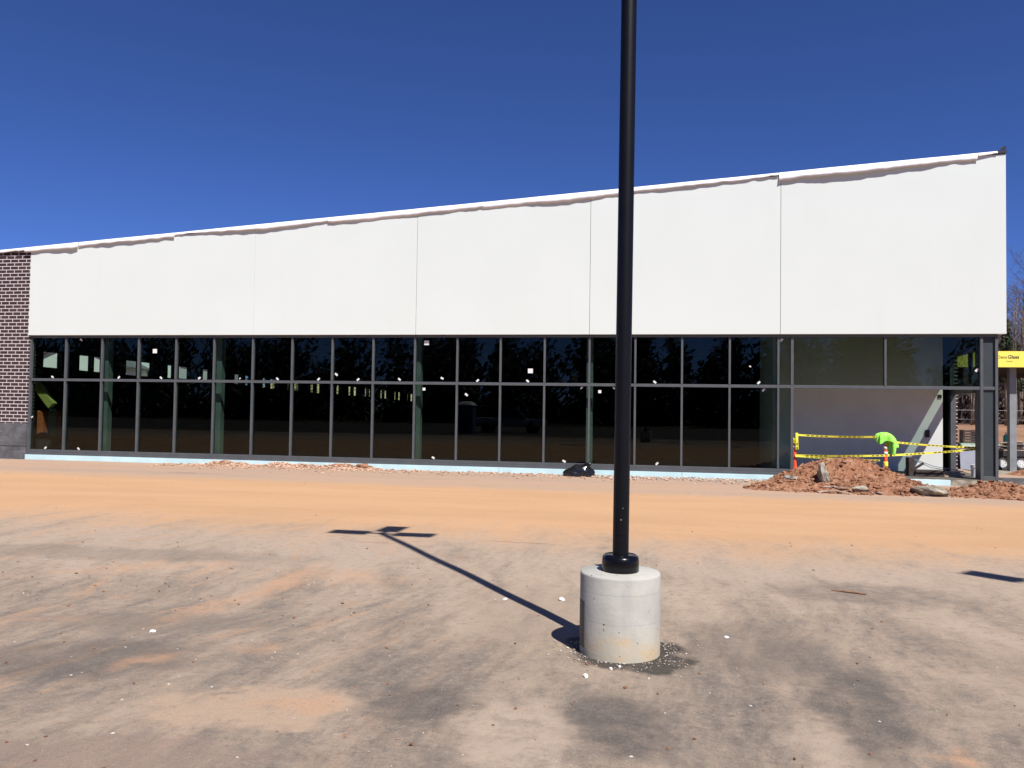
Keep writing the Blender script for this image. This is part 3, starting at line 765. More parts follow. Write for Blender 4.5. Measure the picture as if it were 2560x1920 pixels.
for px, py, r_, lab in ((1464,1692,.019,'largest white stone on the asphalt before the lamp base'),(1817,1596,.017,'lone white stone on the asphalt to the right of the lamp base'),(1527,1673,.013,'white pebble close in front of the lamp base'),(1549,1668,.012,'round white pebble against the front of the lamp base'),(382,1582,.022,'white stone alone on the grey asphalt at the far left'),(1404,1502,.03,'white stone beside the long lamp shadow'),(1263,1500,.02,'small pale stone left of the lamp shadow')):
    q = gnd(px, py); m = MB(); m.rock((q.x,q.y,q.z+r_*.4), r_, rg, 1, (1.3,.9,.8), .22); tag(m.build('stone', M['sticker']), lab, 'stone', 'white stones on the asphalt')
q0, q1 = gnd(2078,1478), gnd(2165,1488); m = MB(); m.tube([q0+Vector((0,0,.01)), (q0+q1)/2+Vector((0,0,.015)), q1+Vector((0,0,.01))], [.004,.011,.007], 7)
tag(m.build('wood_splinter', simple('rusty_wood', (.24,.12,.065), .9, .3, 20)), 'rust-brown wood splinter lying on the asphalt right of the lamp', 'wood scrap')

# trash bag
q = at(1445, 1178, -.75); bagc = Vector((q.x, -.62, gz(q.x,-.6)))
def bagf(i, j):
    a = i*2*math.pi; e = j*math.pi*.5; d = Vector((math.cos(a)*math.cos(e), math.sin(a)*math.cos(e), math.sin(e)))
    k = 1+.16*noise.noise(d*2.1)+.10*abs(noise.noise(d*5.5))+.05*noise.noise(d*12)
    return bagc+Vector((d.x*.50, d.y*.30, d.z**.8*(.37+.10*d.x)))*k
m = MB(); m.grid(bagf, 44, 16); bg = m.build('trash_bag', M['bag'], None, True); tag(bg, 'shiny black trash bag slumped on the ground against the pale blue footing', 'trash bag')
m = MB(); m.tube([bagc+Vector((.26,0,.36)), bagc+Vector((.33,-.02,.42)), bagc+Vector((.42,-.03,.40))], [.07,.03,.06], 8); m.build('knot', M['bag'], bg, True)

# ------------------------------------------------------------------ barrier posts, tape and vest
def delineator(x, y, z, label, hgt):
    r_ = empty('delineator_post', (x,y,z), label, 'safety post', 'orange delineator posts at the entrance')
    m = MB(); m.lathe([(.17,0),(.17,.04),(.09,.06)], 16, (x,y,z)); m.build('rubber_base', M['black'], r_)
    m = MB(); m.lathe([(.075,.05),(.06,.5),(.05,hgt-.06),(.03,hgt-.03),(.045,hgt)], 20, (x,y,z)); m.build('post', M['orange'], r_, 'angle')
    for zz in (hgt-.32, hgt-.16):
        m = MB(); m.lathe([(.0565,zz),(.055,zz+.085)], 20, (x,y,z)); m.build('reflective_band', M['white_tape'], r_, True)
    return r_
P1 = at(1986, 1100, .30); P1 = Vector((UA+.13, .22, -.135))
P2 = at(2207, 1110, -.05); P2 = Vector((P2.x, -.35, -.2))
delineator(P1.x, P1.y, P1.z, 'orange delineator post behind the door frame, its top wrapped in yellow tape', 1.16)
delineator(P2.x, P2.y, P2.z, 'orange delineator post with the lime vest draped over its top', 1.12)
def ribbon(name, pts, w, label, sag=0.0, seg_=24, flat=(0,0,1)):
    me = bpy.data.meshes.new(name); vs = []; fs = []; uvs = []; L = 0
    path = []
    for a, b in zip(pts, pts[1:]):
        a, b = Vector(a), Vector(b)
        for i in range(seg_): 
            k = i/seg_; path.append(a.lerp(b, k)-Vector((0,0,sag*4*k*(1-k))))
    path.append(Vector(pts[-1])); prev_ = path[0]; Ls = []
    for i, p_ in enumerate(path):
        L += (p_-prev_).length; prev_ = p_; Ls.append(L)
        tw = .35*math.sin(L*1.7+len(pts)); f_ = Vector(flat); wv = (f_*math.cos(tw)+Vector((0,1,0))*math.sin(tw)*.8)*(w/2)
        t_ = Vector((0,.0012,0))
        vs += [p_-wv-t_, p_+wv-t_, p_+wv+t_, p_-wv+t_]
    n = len(path)
    for i in range(n-1):
        a = i*4
        for k in range(4):
            fs.append([a+k, a+(k+1)%4, a+4+(k+1)%4, a+4+k]); v0 = (0,1,1,0)[k]; v1 = (1,1,0,0)[k]
            uvs += [(Ls[i],v0),(Ls[i],v1),(Ls[i+1],v1),(Ls[i+1],v0)]
    me.from_pydata([tuple(v) for v in vs], [], fs); me.materials.append(M['tape'])
    ul = me.uv_layers.new(name='UVMap')
    for i, uv in enumerate(uvs): ul.data[i].uv = uv
    o = bpy.data.objects.new(name, me); col.objects.link(o)
    return tag(o, label, 'caution tape', 'yellow caution tape across the entrance')
def pt(px, py, y): return at(px, py, y)
far_j = Vector((side(2.6)-.2, 2.6, 0))
fz1 = at(2443, 1119, .5); fz2 = at(2443, 1123, .5)
ribbon('caution_tape', [pt(1990,1087,.15), pt(2200,1092,-.42)], .062, 'upper yellow caution tape strung from the left post to the vest', .03)
ribbon('caution_tape', [pt(2225,1104,-.40), fz1], .055, 'upper yellow caution tape running from the vest back to the side door', .03)
ribbon('caution_tape', [pt(1988,1138,.14), pt(2206,1139,-.43), fz2], .062, 'long lower yellow caution tape passing the middle post to the side door', .02)
ribbon('caution_tape', [pt(1988,1140,.12), pt(2200,1151,-.41)], .05, 'lowest slack yellow caution tape between the two orange posts', .02)
ribbon('caution_tape', [pt(1992,1082,.12), pt(1993,1124,.12)], .085, 'short yellow tape end hanging from the top of the left post', 0, 10, (1,0,0))
# tape wound round the post tops
m = MB(); m.lathe([(.07,.98),(.085,1.03),(.075,1.09),(.09,1.13),(.06,1.19),(.02,1.2)], 14, P1); tag(m.build('tape_wrap', M['tape'], None, True), 'bundled yellow tape wound round the top of the left orange post', 'caution tape')
m = MB(); m.lathe([(.068,.42),(.078,.46),(.068,.50),(.076,.55),(.062,.58)], 14, P2); tag(m.build('tape_wrap', M['tape'], None, True), 'yellow tape wound round the middle of the post under the vest', 'caution tape')
# vest
V = empty('safety_vest', (P2.x, P2.y, .9), 'lime green safety vest draped over the middle orange post', 'vest')
def px3(px, py, y): return at(px, py, y)
def cloth(path, ws, yoff, name='body', thick=.03):
    m = MB(); n = 30; nv = 10
    pts = [px3(a, b, P2.y+yoff) for a, b in path]
    def samp(k):
        t = k*(len(pts)-1); i = min(int(t), len(pts)-2); f = t-i
        p0, p1, p2, p3 = pts[max(i-1,0)], pts[i], pts[i+1], pts[min(i+2,len(pts)-1)]
        return .5*((2*p1)+(p2-p0)*f+(2*p0-5*p1+4*p2-p3)*f*f+(3*p1-p0-3*p2+p3)*f**3), ws[i]+(ws[i+1]-ws[i])*f
    for j in range(n+1):
        c, w = samp(j/n); c2, _ = samp(min(1, j/n+.01)); c1, _ = samp(max(0, j/n-.01)); d = (c2-c1).normalized(); s_ = Vector((d.z,0,-d.x))
        for i in range(nv*2):
            a = 2*math.pi*i/(nv*2); k = 1+.28*noise.noise(Vector((i*.9, j*.22, yoff*9)))
            m.v.append(c+s_*(math.cos(a)*w*k)+Vector((0,1,0))*(math.sin(a)*(thick+.4*w)*k))
    N_ = nv*2
    for j in range(n):
        for i in range(N_): m.f.append([j*N_+i, j*N_+(i+1)%N_, (j+1)*N_+(i+1)%N_, (j+1)*N_+i])
    m.f.append(list(range(N_))[::-1]); m.f.append([n*N_+i for i in range(N_)])
    return m.build(name, M['vest'], V, True)
vt = at(2209, 1080, P2.y)
def drape(i, j):
    a = i*2*math.pi; ca, sa = math.cos(a), math.sin(a)
    right = max(0, ca); e = min(1, j*1.0)
    r_ = (.05+.155*math.sin(min(e*1.5, 1)*math.pi/2))*(1+.25*right*e)
    fold = 1+(.16*math.sin(a*6+1.3)+.10*math.sin(a*11))*e
    low = .30+.07*math.sin(a*3+2)+.10*right
    z = -low*e**1.7
    return (vt.x+ca*r_*fold*1.12+.10*right*e, P2.y+sa*r_*fold*.75, vt.z-.01+z+.012*noise.noise(Vector((a*3, e*4, 0))))
m = MB(); m.grid(drape, 72, 18); m.f.append([k for k in range(72)][::-1]); m.build('body', M['vest'], V, True)
cloth([(2224,1098),(2233,1104),(2236,1119),(2235,1137)], [.075,.06,.055,.035], -.10, 'strap', .006)
cloth([(2221,1100),(2227,1112),(2230,1126),(2233,1138)], [.05,.04,.035,.02], .03, 'strap', .006)
cloth([(2217,1104),(2219,1120),(2220,1136),(2222,1142)], [.04,.05,.045,.02], .05, 'strap', .006)
m = MB(); pts_ = [Vector(drape(k/72, .97)) for k in range(-8, 26)]
for a_, b_ in zip(pts_, pts_[1:]): m.bar(a_+Vector((0,-.004,.03)), b_+Vector((0,-.004,.03)), .012, .035)
m.build('reflective_band', M['vest_band'], V)

# ------------------------------------------------------------------ things in the entrance
K = at(2275, 1180, .95); W = empty('lumber_cart', (K.x+.7,.95,-.135), 'dark wooden skid with an upright end, carrying pale planks in the entrance', 'skid')
x0 = K.x-.08; fl = -.135
m = MB(); m.box(x0,x0+.17,.8,1.15,fl,fl+.60); m.build('upright', M['wood_dark'], W, bevel=.01)
m = MB(); m.box(x0+.18,x0+1.05,.78,.86,fl+.0,fl+.13); m.box(x0+.18,x0+1.05,1.1,1.18,fl,fl+.13); m.box(x0+.18,x0+1.06,.74,1.22,fl+.131,fl+.20); m.build('skid_base', M['wood_dark'], W, bevel=.006)
m = MB(); m.bar((x0+.2,.98,fl+.21),(x0+.50,.98,fl+.42),.06,.07); m.build('brace', M['wood_dark'], W)
m = MB(); m.tube([(x0+.17,.95,fl+.56),(x0+.8,.96,fl+.33),(x0+1.7,.99,fl+.18)],.013,8); m.build('handle_rod', M['steel_grey'], W, True)
m = MB(); m.tube([(x0+.17,1.05,fl+.54),(x0+.75,1.03,fl+.28),(x0+1.2,1.0,fl+.205)],.013,8); m.build('handle_rod', M['steel_grey'], W, True)
for k in range(3):
    m = MB(); yy = .80+.10*k; m.box(x0+1.07,x0+1.62+.1*(k%2),yy,yy+.30-.05*k,fl+.06*k+.002,fl+.06*k+.052); o_ = m.build('plank', M['wood'] if k != 1 else M['wood_grey'], None, bevel=.004)
    tag(o_, ('bottom pale plank of the stack beside the dark skid','middle greyish plank of the stack beside the dark skid','topmost pale plank of the stack beside the dark skid')[k], 'plank', 'planks beside the skid')
bk = at(2438, 1188, 1.3); bc = Vector((bk.x, 1.3, -.135)); BK = empty('bucket', bc, 'white plastic bucket on the slab beside the corner post', 'bucket')
m = MB(); m.lathe([(.115,0),(.13,.30),(.142,.305),(.142,.33),(.13,.335),(.135,.37),(.142,.37),(.142,.385),(.128,.385),(.112,.02)], 32, bc); m.build('body', M['bucket'], BK, 'angle')
m = MB(); m.tube([bc+Vector((.145*math.cos(a),-.05-.06*math.sin(a),.33-.14*math.sin(a))) for a in [math.pi*i/14 for i in range(15)]],.004,6); m.build('handle', M['steel_grey'], BK)
a = at(2399, 1178, 4.2); m = MB(); m.hexa([(a.x,4.1,-.08),(a.x+.62,4.2,-.08),(a.x+.62,4.23,-.08),(a.x,4.13,-.08),(a.x+.05,4.32,.62),(a.x+.66,4.42,.66),(a.x+.66,4.45,.66),(a.x+.05,4.35,.62)])
tag(m.build('leaning_sheet', M['sheet']), 'grey-blue sheet leaning in the side doorway behind the bucket', 'sheet')

# ------------------------------------------------------------------ canopy beyond the side door
CY = 6.6
zt_, zb_ = at(2530, 878, CY).z, at(2530, 918, CY).z
cl = at(2390, 900, CY).x; pc = at(2530, 1180, CY+.75)
C = empty('entrance_canopy', (pc.x, CY+.75, gz(pc.x, CY)), 'open timber canopy with bright yellow sheathing fascia beside the store', 'canopy')
m = MB(); m.box(cl,cl+19,CY,CY+.05,zb_,zt_); fas = m.build('fascia', M['yellow_board'], C)
m = MB(); m.box(cl,cl+19,CY+.051,CY+11,zt_-.10,zt_-.02); m.build('deck', M['joist'], C)
for k in range(15):
    y = CY+.5+k*.72; m = MB(); m.hexa([(cl+.2,y,zb_+.02-.0*k),(cl+18.8,y,zb_+.10),(cl+18.8,y+.12,zb_+.10),(cl+.2,y+.12,zb_+.02),(cl+.2,y,zb_+.28),(cl+18.8,y,zb_+.36),(cl+18.8,y+.12,zb_+.36),(cl+.2,y+.12,zb_+.28)]); m.build('joist', M['joist'], C)
m = MB(); m.box(pc.x-.125,pc.x+.125,CY+.62,CY+.87,-.34,zb_+.02); m.build('post', M['steel_grey'], C, bevel=.01)
m = MB(); m.box(cl+17.4,cl+17.72,CY+.60,CY+.90,-.34,zb_+.02); m.build('post', M['steel_grey'], C, bevel=.01)
m = MB(); m.box(pc.x-1.6,pc.x+13,CY-.9,CY+1.4,-.6,-.30); m.build('footing', M['concrete_chunk'], C)
def text(body, loc, size, mat, parent, bold=0.0):
    cu = bpy.data.curves.new('lettering', 'FONT'); cu.body = body; cu.size = size; cu.extrude = .002; cu.offset = bold; cu.align_x = 'LEFT'
    o = bpy.data.objects.new('tmp', cu); col.objects.link(o)
    dg = bpy.context.evaluated_depsgraph_get(); me = bpy.data.meshes.new_from_object(o.evaluated_get(dg))
    bpy.data.objects.remove(o); me.name = 'lettering'
    me.transform(Matrix.Translation(Vector(loc)-root_off(parent)) @ Matrix.Rotation(R(90), 4, 'X')); me.materials.clear(); me.materials.append(mat)
    w = bpy.data.objects.new('lettering', me); col.objects.link(w); w.parent = parent
    return w
gl_ = at(2517, 893, CY-.004)
for k in (-1, 0, 1, 2, 3):
    x = gl_.x+k*2.9
    if x-.5 < cl+.1: continue
    text('Dens', (x-.34,CY-.004,gl_.z-.05), .165, M['ink'], fas)
    text('Glass', (x+.03,CY-.004,gl_.z-.05), .19, M['ink'], fas, .004)
    text('Sheathing', (x-.02,CY-.004,gl_.z-.17), .06, M['ink_pale'], fas)
# low block wall under the canopy's front edge
a = at(2500, 1215, 1.2); m = MB(); m.box(34.3,48,1.0,1.25,-.6,-.13); tag(m.build('block_wall', M['block']), 'low grey concrete kerb wall right of the corner post', 'low wall')
m = MB(); rg2 = random.Random(6)
hp = gnd(2555, 1187)
def hpf(i, j):
    x, y = hp.x-1.6+4*i, hp.y-1.2+2.4*j; p_ = Vector((x,y,2)); v = .48*math.exp(-(((x-hp.x-.75)/.8)**2+((y-hp.y)/.7)**2))
    return (x, y, gz(x,y)-.04+v+min(1,v/.1)*(.05*noise.noise(p_*4)+.04*noise.noise(p_*9)))
m.grid(hpf, 70, 44); tag(m.build('dirt_heap', M['soil']), 'small red dirt mound beside the grey canopy post', 'dirt heap')

# ------------------------------------------------------------------ trailer
w1 = gnd(2504.6, 1176); TY = w1.y; sc = (w1-CAM).dot(CF)/FPX
wr = .315; wz0 = gz(w1.x, TY)
w2x = at(2553, 1156, TY).x
T = empty('flatbed_trailer', (w1.x, TY+.8, wz0), 'black tandem-axle flatbed trailer parked beyond the canopy post', 'trailer')
def wheel(x, y, s_):
    m = MB(); n = 28; prof = [(.19,-.10),(.27,-.105),(.31,-.085),(.315,-.04),(.315,.04),(.31,.085),(.27,.105),(.19,.10)]
    for r_, t_ in prof:
        for k in range(n): a_ = 2*math.pi*k/n; m.v.append(Vector((x+r_*math.cos(a_), y+t_*s_, wz0+wr+r_*math.sin(a_))))
    for i in range(len(prof)):
        for k in range(n):
            i2 = (i+1)%len(prof); m.f.append([i*n+k, i*n+(k+1)%n, i2*n+(k+1)%n, i2*n+k])
    w_ = m.build('wheel', M['tyre'], T, True)
    m = MB(); m.tube([(x,y-.05,wz0+wr),(x,y+.05,wz0+wr)],.07,12)
    for k in range(6):
        a_ = k*math.pi/3+.3; c_ = Vector((x+.12*math.cos(a_), y-.04, wz0+wr+.12*math.sin(a_))); d_ = Vector((math.cos(a_),0,math.sin(a_))); e_ = Vector((-d_.z,0,d_.x))
        m.obox(c_, d_*.075, e_*.045, Vector((0,.012,0)))
    for k in range(20):
        a0, a1 = 2*math.pi*k/20, 2*math.pi*(k+1)/20
        m.bar((x+.178*math.cos(a0),y-.05,wz0+wr+.178*math.sin(a0)),(x+.178*math.cos(a1),y-.05,wz0+wr+.178*math.sin(a1)),.10,.025,(0,1,0))
    m.build('rim', M['rim'], w_)
for x in (w1.x, w2x):
    wheel(x, TY, 1); wheel(x, TY+1.7, 1)
fd = MB()
for x in (w1.x, w2x):
    for k in range(9):
        a0, a1 = R(15+k*16.6), R(15+(k+1)*16.6); fd.bar((x+.40*math.cos(a0),TY-.02,wz0+wr+.40*math.sin(a0)),(x+.40*math.cos(a1),TY-.02,wz0+wr+.40*math.sin(a1)),.26,.02,(0,1,0))
fd.build('fender', M['trailer'], T)
bz = wz0+.78
m = MB(); m.box(w1.x-2.6,w2x+2.0,TY-.12,TY+1.82,bz-.14,bz); m.box(w1.x-2.6,w2x+2.0,TY-.14,TY-.125,bz-.2,bz+.10); m.build('bed', M['trailer'], T)
m = MB(); m.box(w1.x-2.62,w2x+2.02,TY-.155,TY-.141,bz+.02,bz+.055); m.build('side_rail', M['wood_grey'], T)
m = MB(); m.tube([(w2x+2.0,TY+.85,bz-.1),(w2x+3.2,TY+.85,bz-.2)],.06,8); m.build('tongue', M['trailer'], T)
tl = (w1-CAM).dot(CF)
q = at(2452, 1108, TY+.5); zz = bz+.001
for k, (mt, lab) in enumerate((('greenboard','bottom pale green board of the stack on the trailer'),('gyp','middle white board of the stack on the trailer'),('greenboard','top pale green board of the stack on the trailer'))):
    m = MB(); m.box(q.x-.75-.05*k,q.x+.62,TY+.15+.04*k,TY+1.3,zz,zz+.085); tag(m.build('board', M[mt]), lab, 'board', 'boards stacked on the trailer'); zz += .087
pz = zz+.003; m = MB(); pxa = at(2404, 1090, TY+.7).x
pr = empty('pallet', (pxa+.35,TY+.7,pz), 'grey wooden crate standing on the boards of the trailer', 'crate')
for k in range(5): m.box(pxa,pxa+.50,TY+.5,TY+.53,pz+.11*k,pz+.11*k+.085)
m.build('slats', M['wood_grey'], pr)
m = MB(); m.box(pxa,pxa+.06,TY+.531,TY+.95,pz,pz+.53); m.box(pxa+.44,pxa+.50,TY+.531,TY+.95,pz,pz+.53); m.build('frame', M['wood_grey'], pr)
tq = at(2515, 1110, TY+.6); tk = Vector((tq.x,TY+.6,bz)); 
tkr = empty('gas_cylinder', tk, 'teal cylinder standing on the trailer beside the canopy post', 'cylinder')
m = MB(); m.lathe([(.10,.0),(.10,.55),(.07,.62),(.03,.64)], 20, tk); m.build('body', M['teal'], tkr, 'angle')
m = MB(); m.lathe([(.022,.64),(.022,.70),(.04,.70),(.04,.72)], 10, tk); m.build('valve', M['steel_grey'], tkr)
rg3 = random.Random(15); db = MB()
for k in range(60):
    x = rg3.uniform(w1.x-.4,w2x+1.8); y = rg3.uniform(TY,TY+1.6); l = rg3.uniform(.3,1.1); a_ = rg3.uniform(-.5,.5); h_ = rg3.uniform(.02,.35)
    db.bar((x-l/2,y,bz+h_),(x+l/2,y+rg3.uniform(-.3,.3),bz+h_+l*math.sin(a_)*.3),rg3.uniform(.06,.22),.03)
tag(db.build('debris', M['wood_grey']), 'broken boards and scrap heaped on the trailer bed', 'debris', None, 'stuff')

# ------------------------------------------------------------------ fence and trees on the right
F = empty('chain_fence', (48, 30, .3), 'galvanised wire fence on the red bank before the woods', 'fence')
m = MB(); fy = 31.5
for z_ in (.0,.6,1.22): m.tube([(40.5,fy,gz(45,fy)+.05+z_),(95,fy,gz(60,fy)+.05+z_)],.005 if z_ < 1.2 else .012,5)
m.build('rails', M['fence'], F)
for k in range(16):
    x = 41+k*2.6; m = MB(); m.tube([(x,fy,gz(x,fy)-.2),(x,fy,gz(x,fy)+1.32)],.03,6); m.build('post', M['fence'], F)

def branchy(seed, hgt, r0, levels, droop=0.0):
    rg = random.Random(seed); trunk = MB(); crown = MB()
    def grow(p, d, L, r_, lev, mb):
        n = 5 if lev == 0 else 3; pts = [p]; rs = [r_]; q = p.copy(); dd = d.copy()
        for i in range(n):
            dd = (dd+Vector((rg.uniform(-1,1),rg.uniform(-1,1),rg.uniform(-.3,.6)))*(.05 if lev == 0 else .2)).normalized()
            q = q+dd*(L/n); pts.append(q.copy()); rs.append(r_*(1-.8*(i+1)/n) if lev else r_*(1-.75*(i+1)/n))
        mb.tube(pts, rs, 7 if lev == 0 else (4 if lev < 2 else 3), lev == 0)
        if lev >= levels: return
        nb = (15, 6, 5, 4)[lev]
        for k in range(nb):
            t = (.42+.56*k/nb) if lev == 0 else rg.uniform(.25,.98)
            i = min(int(t*n), n-1); b = pts[i].lerp(pts[i+1], t*n-i)
            a_ = rg.uniform(0, 6.28); side_ = Vector((math.cos(a_), math.sin(a_), 0))
            nd = (dd*rg.uniform(.35,.8)+side_*.75+Vector((0,0,rg.uniform(0,.35)))).normalized()
            grow(b, nd, L*(.34 if lev == 0 else .55)*rg.uniform(.7,1.15)*(1.25-t*.6), max(rs[i]*.42, .012), lev+1, crown)
    grow(Vector((0,0,-.3)), Vector((0,0,1)), hgt, r0, 0, trunk)
    return trunk, crown
def pine(seed, hgt):
    rg = random.Random(seed); t = MB(); t.tube([(0,0,-.3),(.1,.05,hgt*.5),(.05,0,hgt)],[.22,.15,.03],8); c = MB()
    for k in range(1500):
        z = hgt*(.42+.58*rg.random()**.9); w = hgt*.19*(1.02-z/hgt)**.6*(.6+.5*abs(noise.noise(Vector((z*.7,seed,0))))*2); a_ = rg.uniform(0,6.28)
        lump = .55+.9*max(0, noise.noise(Vector((math.cos(a_)*1.5,math.sin(a_)*1.5,z*.6+seed)))+.3)
        rr = w*rg.random()**.5*lump; p_ = Vector((math.cos(a_)*rr, math.sin(a_)*rr, z-rr*.15))
        s_ = rg.uniform(.18,.42); n_ = Vector((rg.uniform(-1,1),rg.uniform(-1,1),rg.uniform(-.4,1))).normalized(); u = n_.orthogonal().normalized(); v = n_.cross(u)
        b = len(c.v); c.v += [p_+u*s_, p_+v*s_*.45, p_-u*s_*.9, p_-v*s_*.5]; c.f.append([b,b+1,b+2,b+3])
    return t, c
protos = []
for i, (sd, h_, r_) in enumerate(((1,17,.20),(2,14,.16),(3,19,.22),(5,12,.13))):
    tr2, cr2 = branchy(sd, h_, r_, 3)
    o = empty('bare_tree', (0,0,0), 'bare tree', 'tree'); tr2.build('trunk', M['bark'], o, True); cr2.build('crown', M['twig'], o); protos.append(o)
pprotos = []
for sd, h_ in ((11,13),(12,16)):
    t2, c2_ = pine(sd, h_); o = empty('pine_tree', (0,0,0), 'pine', 'tree'); t2.build('trunk', M['bark'], o, True); c2_.build('crown', M['needle'], o); pprotos.append(o)
used = set()
def plant(proto, px, depth, label, sc_=1.0):
    d = ray(px, 1040); p_ = CAM+d*(depth/d.dot(CF)); 
    o = proto if proto.name not in used else copy_tree(proto)
    used.add(proto.name)
    o.location = (p_.x, p_.y, gz(p_.x, p_.y)-.1); o.rotation_euler = (0,0,rnd.uniform(0,6.28)); o.scale = (sc_,)*3
    tag(o, label, 'tree', 'trees in the woods beyond the canopy'); return o
LT = 'slender bare tree among the leafless woods behind the canopy and doorway'
plant(protos[2], 2548, 78, 'tallest bare tree, its thin grey crown against the sky right of the white wall', .80)
plant(protos[0], 2535, 92, 'thin bare tree whose twigs overlap the sky beside the white wall corner', .84)
plant(pprotos[0], 2517, 80, 'dark green pine just right of the white wall corner', .80)
plant(pprotos[1], 2524, 72, 'low dark pine behind the yellow canopy fascia', .50)
plant(pprotos[1], 2515, 66, 'shorter dark pine half hidden by the white wall corner', .56)
plant(pprotos[0], 2541, 74, 'dark pine above the lettering of the yellow fascia', .60)
rt = random.Random(31)
for k in range(34):
    px = 2385+k*9.5+rt.uniform(-5,5); dep = rt.uniform(62,110)
    if 2500 < px < 2560: s_ = rt.uniform(.45,.62)
    else: s_ = rt.uniform(.55,1.0)
    plant(protos[rt.randrange(4)], px, dep, LT, s_)
for k in range(7):
    plant(pprotos[k%2], 2575+k*40+rt.uniform(-10,10), rt.uniform(75,105), 'green pine standing in the leafless woods beyond the canopy', rt.uniform(.6,.9))
# the wood behind them: many trunks that read as one mass
def mass(name, label, pts, hlo, hhi, seed, foliage, mat, hf=None, ls=1.0):
    rg = random.Random(seed); m = MB()
    for (x, y) in pts:
        h_ = rg.uniform(hlo, hhi) if hf is None else max(5, hf(x)+rg.uniform(-1.5,2)); z = gz(x, y); r_ = rg.uniform(.06,.17)
        m.tube([(x,y,z-.3),(x+rg.uniform(-.3,.3),y,z+h_*.5),(x+rg.uniform(-.5,.5),y,z+h_)],[r_,r_*.7,r_*.2],5,False)
        for k in range(foliage):
            zz = z+h_*(.95*rg.random()**1.25); w = 2.6*(1.05-.6*(zz-z)/h_)
            p_ = Vector((x+rg.gauss(0,w*.5), y+rg.gauss(0,w*.5), zz)); s_ = rg.uniform(.15,.55)*ls*(1.15-.5*(zz-z)/h_ if hf else 1)
            n_ = Vector((rg.uniform(-1,1),rg.uniform(-1,1),rg.uniform(-1,1))).normalized(); u = n_.orthogonal().normalized(); v = n_.cross(u)
            b = len(m.v); m.v += [p_+u*s_, p_+v*s_*.35, p_-u*s_, p_-v*s_*.35]; m.f.append([b,b+1,b+2,b+3])
    return tag(m.build(name, mat), label, 'woods', None, 'stuff')
rw = random.Random(8)
def sector(n, d0, d1, a, b):
    out = []
    for _ in range(n):
        d = ray(rw.uniform(a, b), 1040); d.z = 0; dep = rw.uniform(d0, d1); out.append(((CAM+d*dep).x, (CAM+d*dep).y))
    return out
mass('woods', 'dense brown leafless wood closing the view beyond the trailer', sector(340, 92, 130, 2330, 3000), 4.5, 8, 41, 60, simple('winter_wood', (.075,.055,.045), .95, .5, .5))
# the tall tree belt across the road behind the viewer, mirrored in the glass
pts = [(rw.uniform(-85,105), rw.uniform(-105,-66)) for _ in range(330)]
def belt_h(x): return 12+8.5*noise.noise(Vector((x*.085, 2.0, 0)))+4*noise.noise(Vector((x*.31, 7.0, 0)))
mass('woods', 'tree belt across the lot, seen only as a dark mirror image in the glass', pts, 7, 16, 42, 260, M['needle_far'], belt_h, 1.7)

# ------------------------------------------------------------------ houses and slope seen through the far windows
def house(cx, cy, w, d, h_, rid, label, ang):
    H = empty('house', (cx,cy,-.3), label, 'house', None, ang)
    def bld(mb, name, mat, par=None):
        off = Vector((cx,cy,-.3)); mb.v = [v+root_off(par or H) for v in mb.v]; return mb.build(name, mat, par or H)
    m = MB(); m.box(-w/2,w/2,-d/2,d/2,0,h_)
    b = len(m.v); m.v += [Vector(v) for v in ((-w/2,-d/2,h_),(w/2,-d/2,h_),(0,-d/2,h_+rid),(-w/2,d/2,h_),(w/2,d/2,h_),(0,d/2,h_+rid))]; m.f += [[b,b+1,b+2],[b+3,b+5,b+4]]
    bld(m, 'wall', M['siding'])
    m = MB()
    for s_ in (-1,1):
        m.hexa([(s_*(w/2+.4),-d/2-.4,h_-.25),(0,-d/2-.4,h_+rid+.02),(0,d/2+.4,h_+rid+.02),(s_*(w/2+.4),d/2+.4,h_-.25),(s_*(w/2+.4),-d/2-.4,h_-.05),(0,-d/2-.4,h_+rid+.22),(0,d/2+.4,h_+rid+.22),(s_*(w/2+.4),d/2+.4,h_-.05)])
    bld(m, 'roof', M['shingle'])
    for wx, wz_ in ((-w*.28,h_*.62),(w*.2,h_*.62),(-w*.28,h_*.2)):
        m = MB(); m.box(wx-.5,wx+.5,-d/2-.03,-d/2+.05,wz_,wz_+1.4); bld(m, 'window', M['housewin'])
d = ray(235, 925); p_ = CAM+d*100; house(p_.x, p_.y, 11, 9, 6.0, 2.6, 'grey-roofed pale house seen through the second high window', R(12))
d = ray(355, 930); p_ = CAM+d*104; house(p_.x, p_.y, 13, 9, 7.5, 3, 'large pale sided house filling the third pair of high windows', R(8))
d = ray(470, 940); p_ = CAM+d*120; house(p_.x, p_.y, 12, 9, 5.6, 2.5, 'distant low house seen through the fourth pair of high windows', R(-10))
hl = MB()
hl.grid(lambda i, j: (-70+72*i, 90+50*j, -.6+8.5*smooth(0,1,j)*smooth(0,.25,i)+.5*noise.noise(Vector((i*9,j*9,0)))), 50, 30)
tag(hl.build('hill', M['straw'], None, True), 'dry grass slope seen through the far high windows', 'hill', kind='structure')
mass('woods', 'trees on the slope glimpsed through the high windows', [(rw.uniform(-90,-5), rw.uniform(105,150)) for _ in range(170)], 8, 14, 43, 60, M['needle_far'])

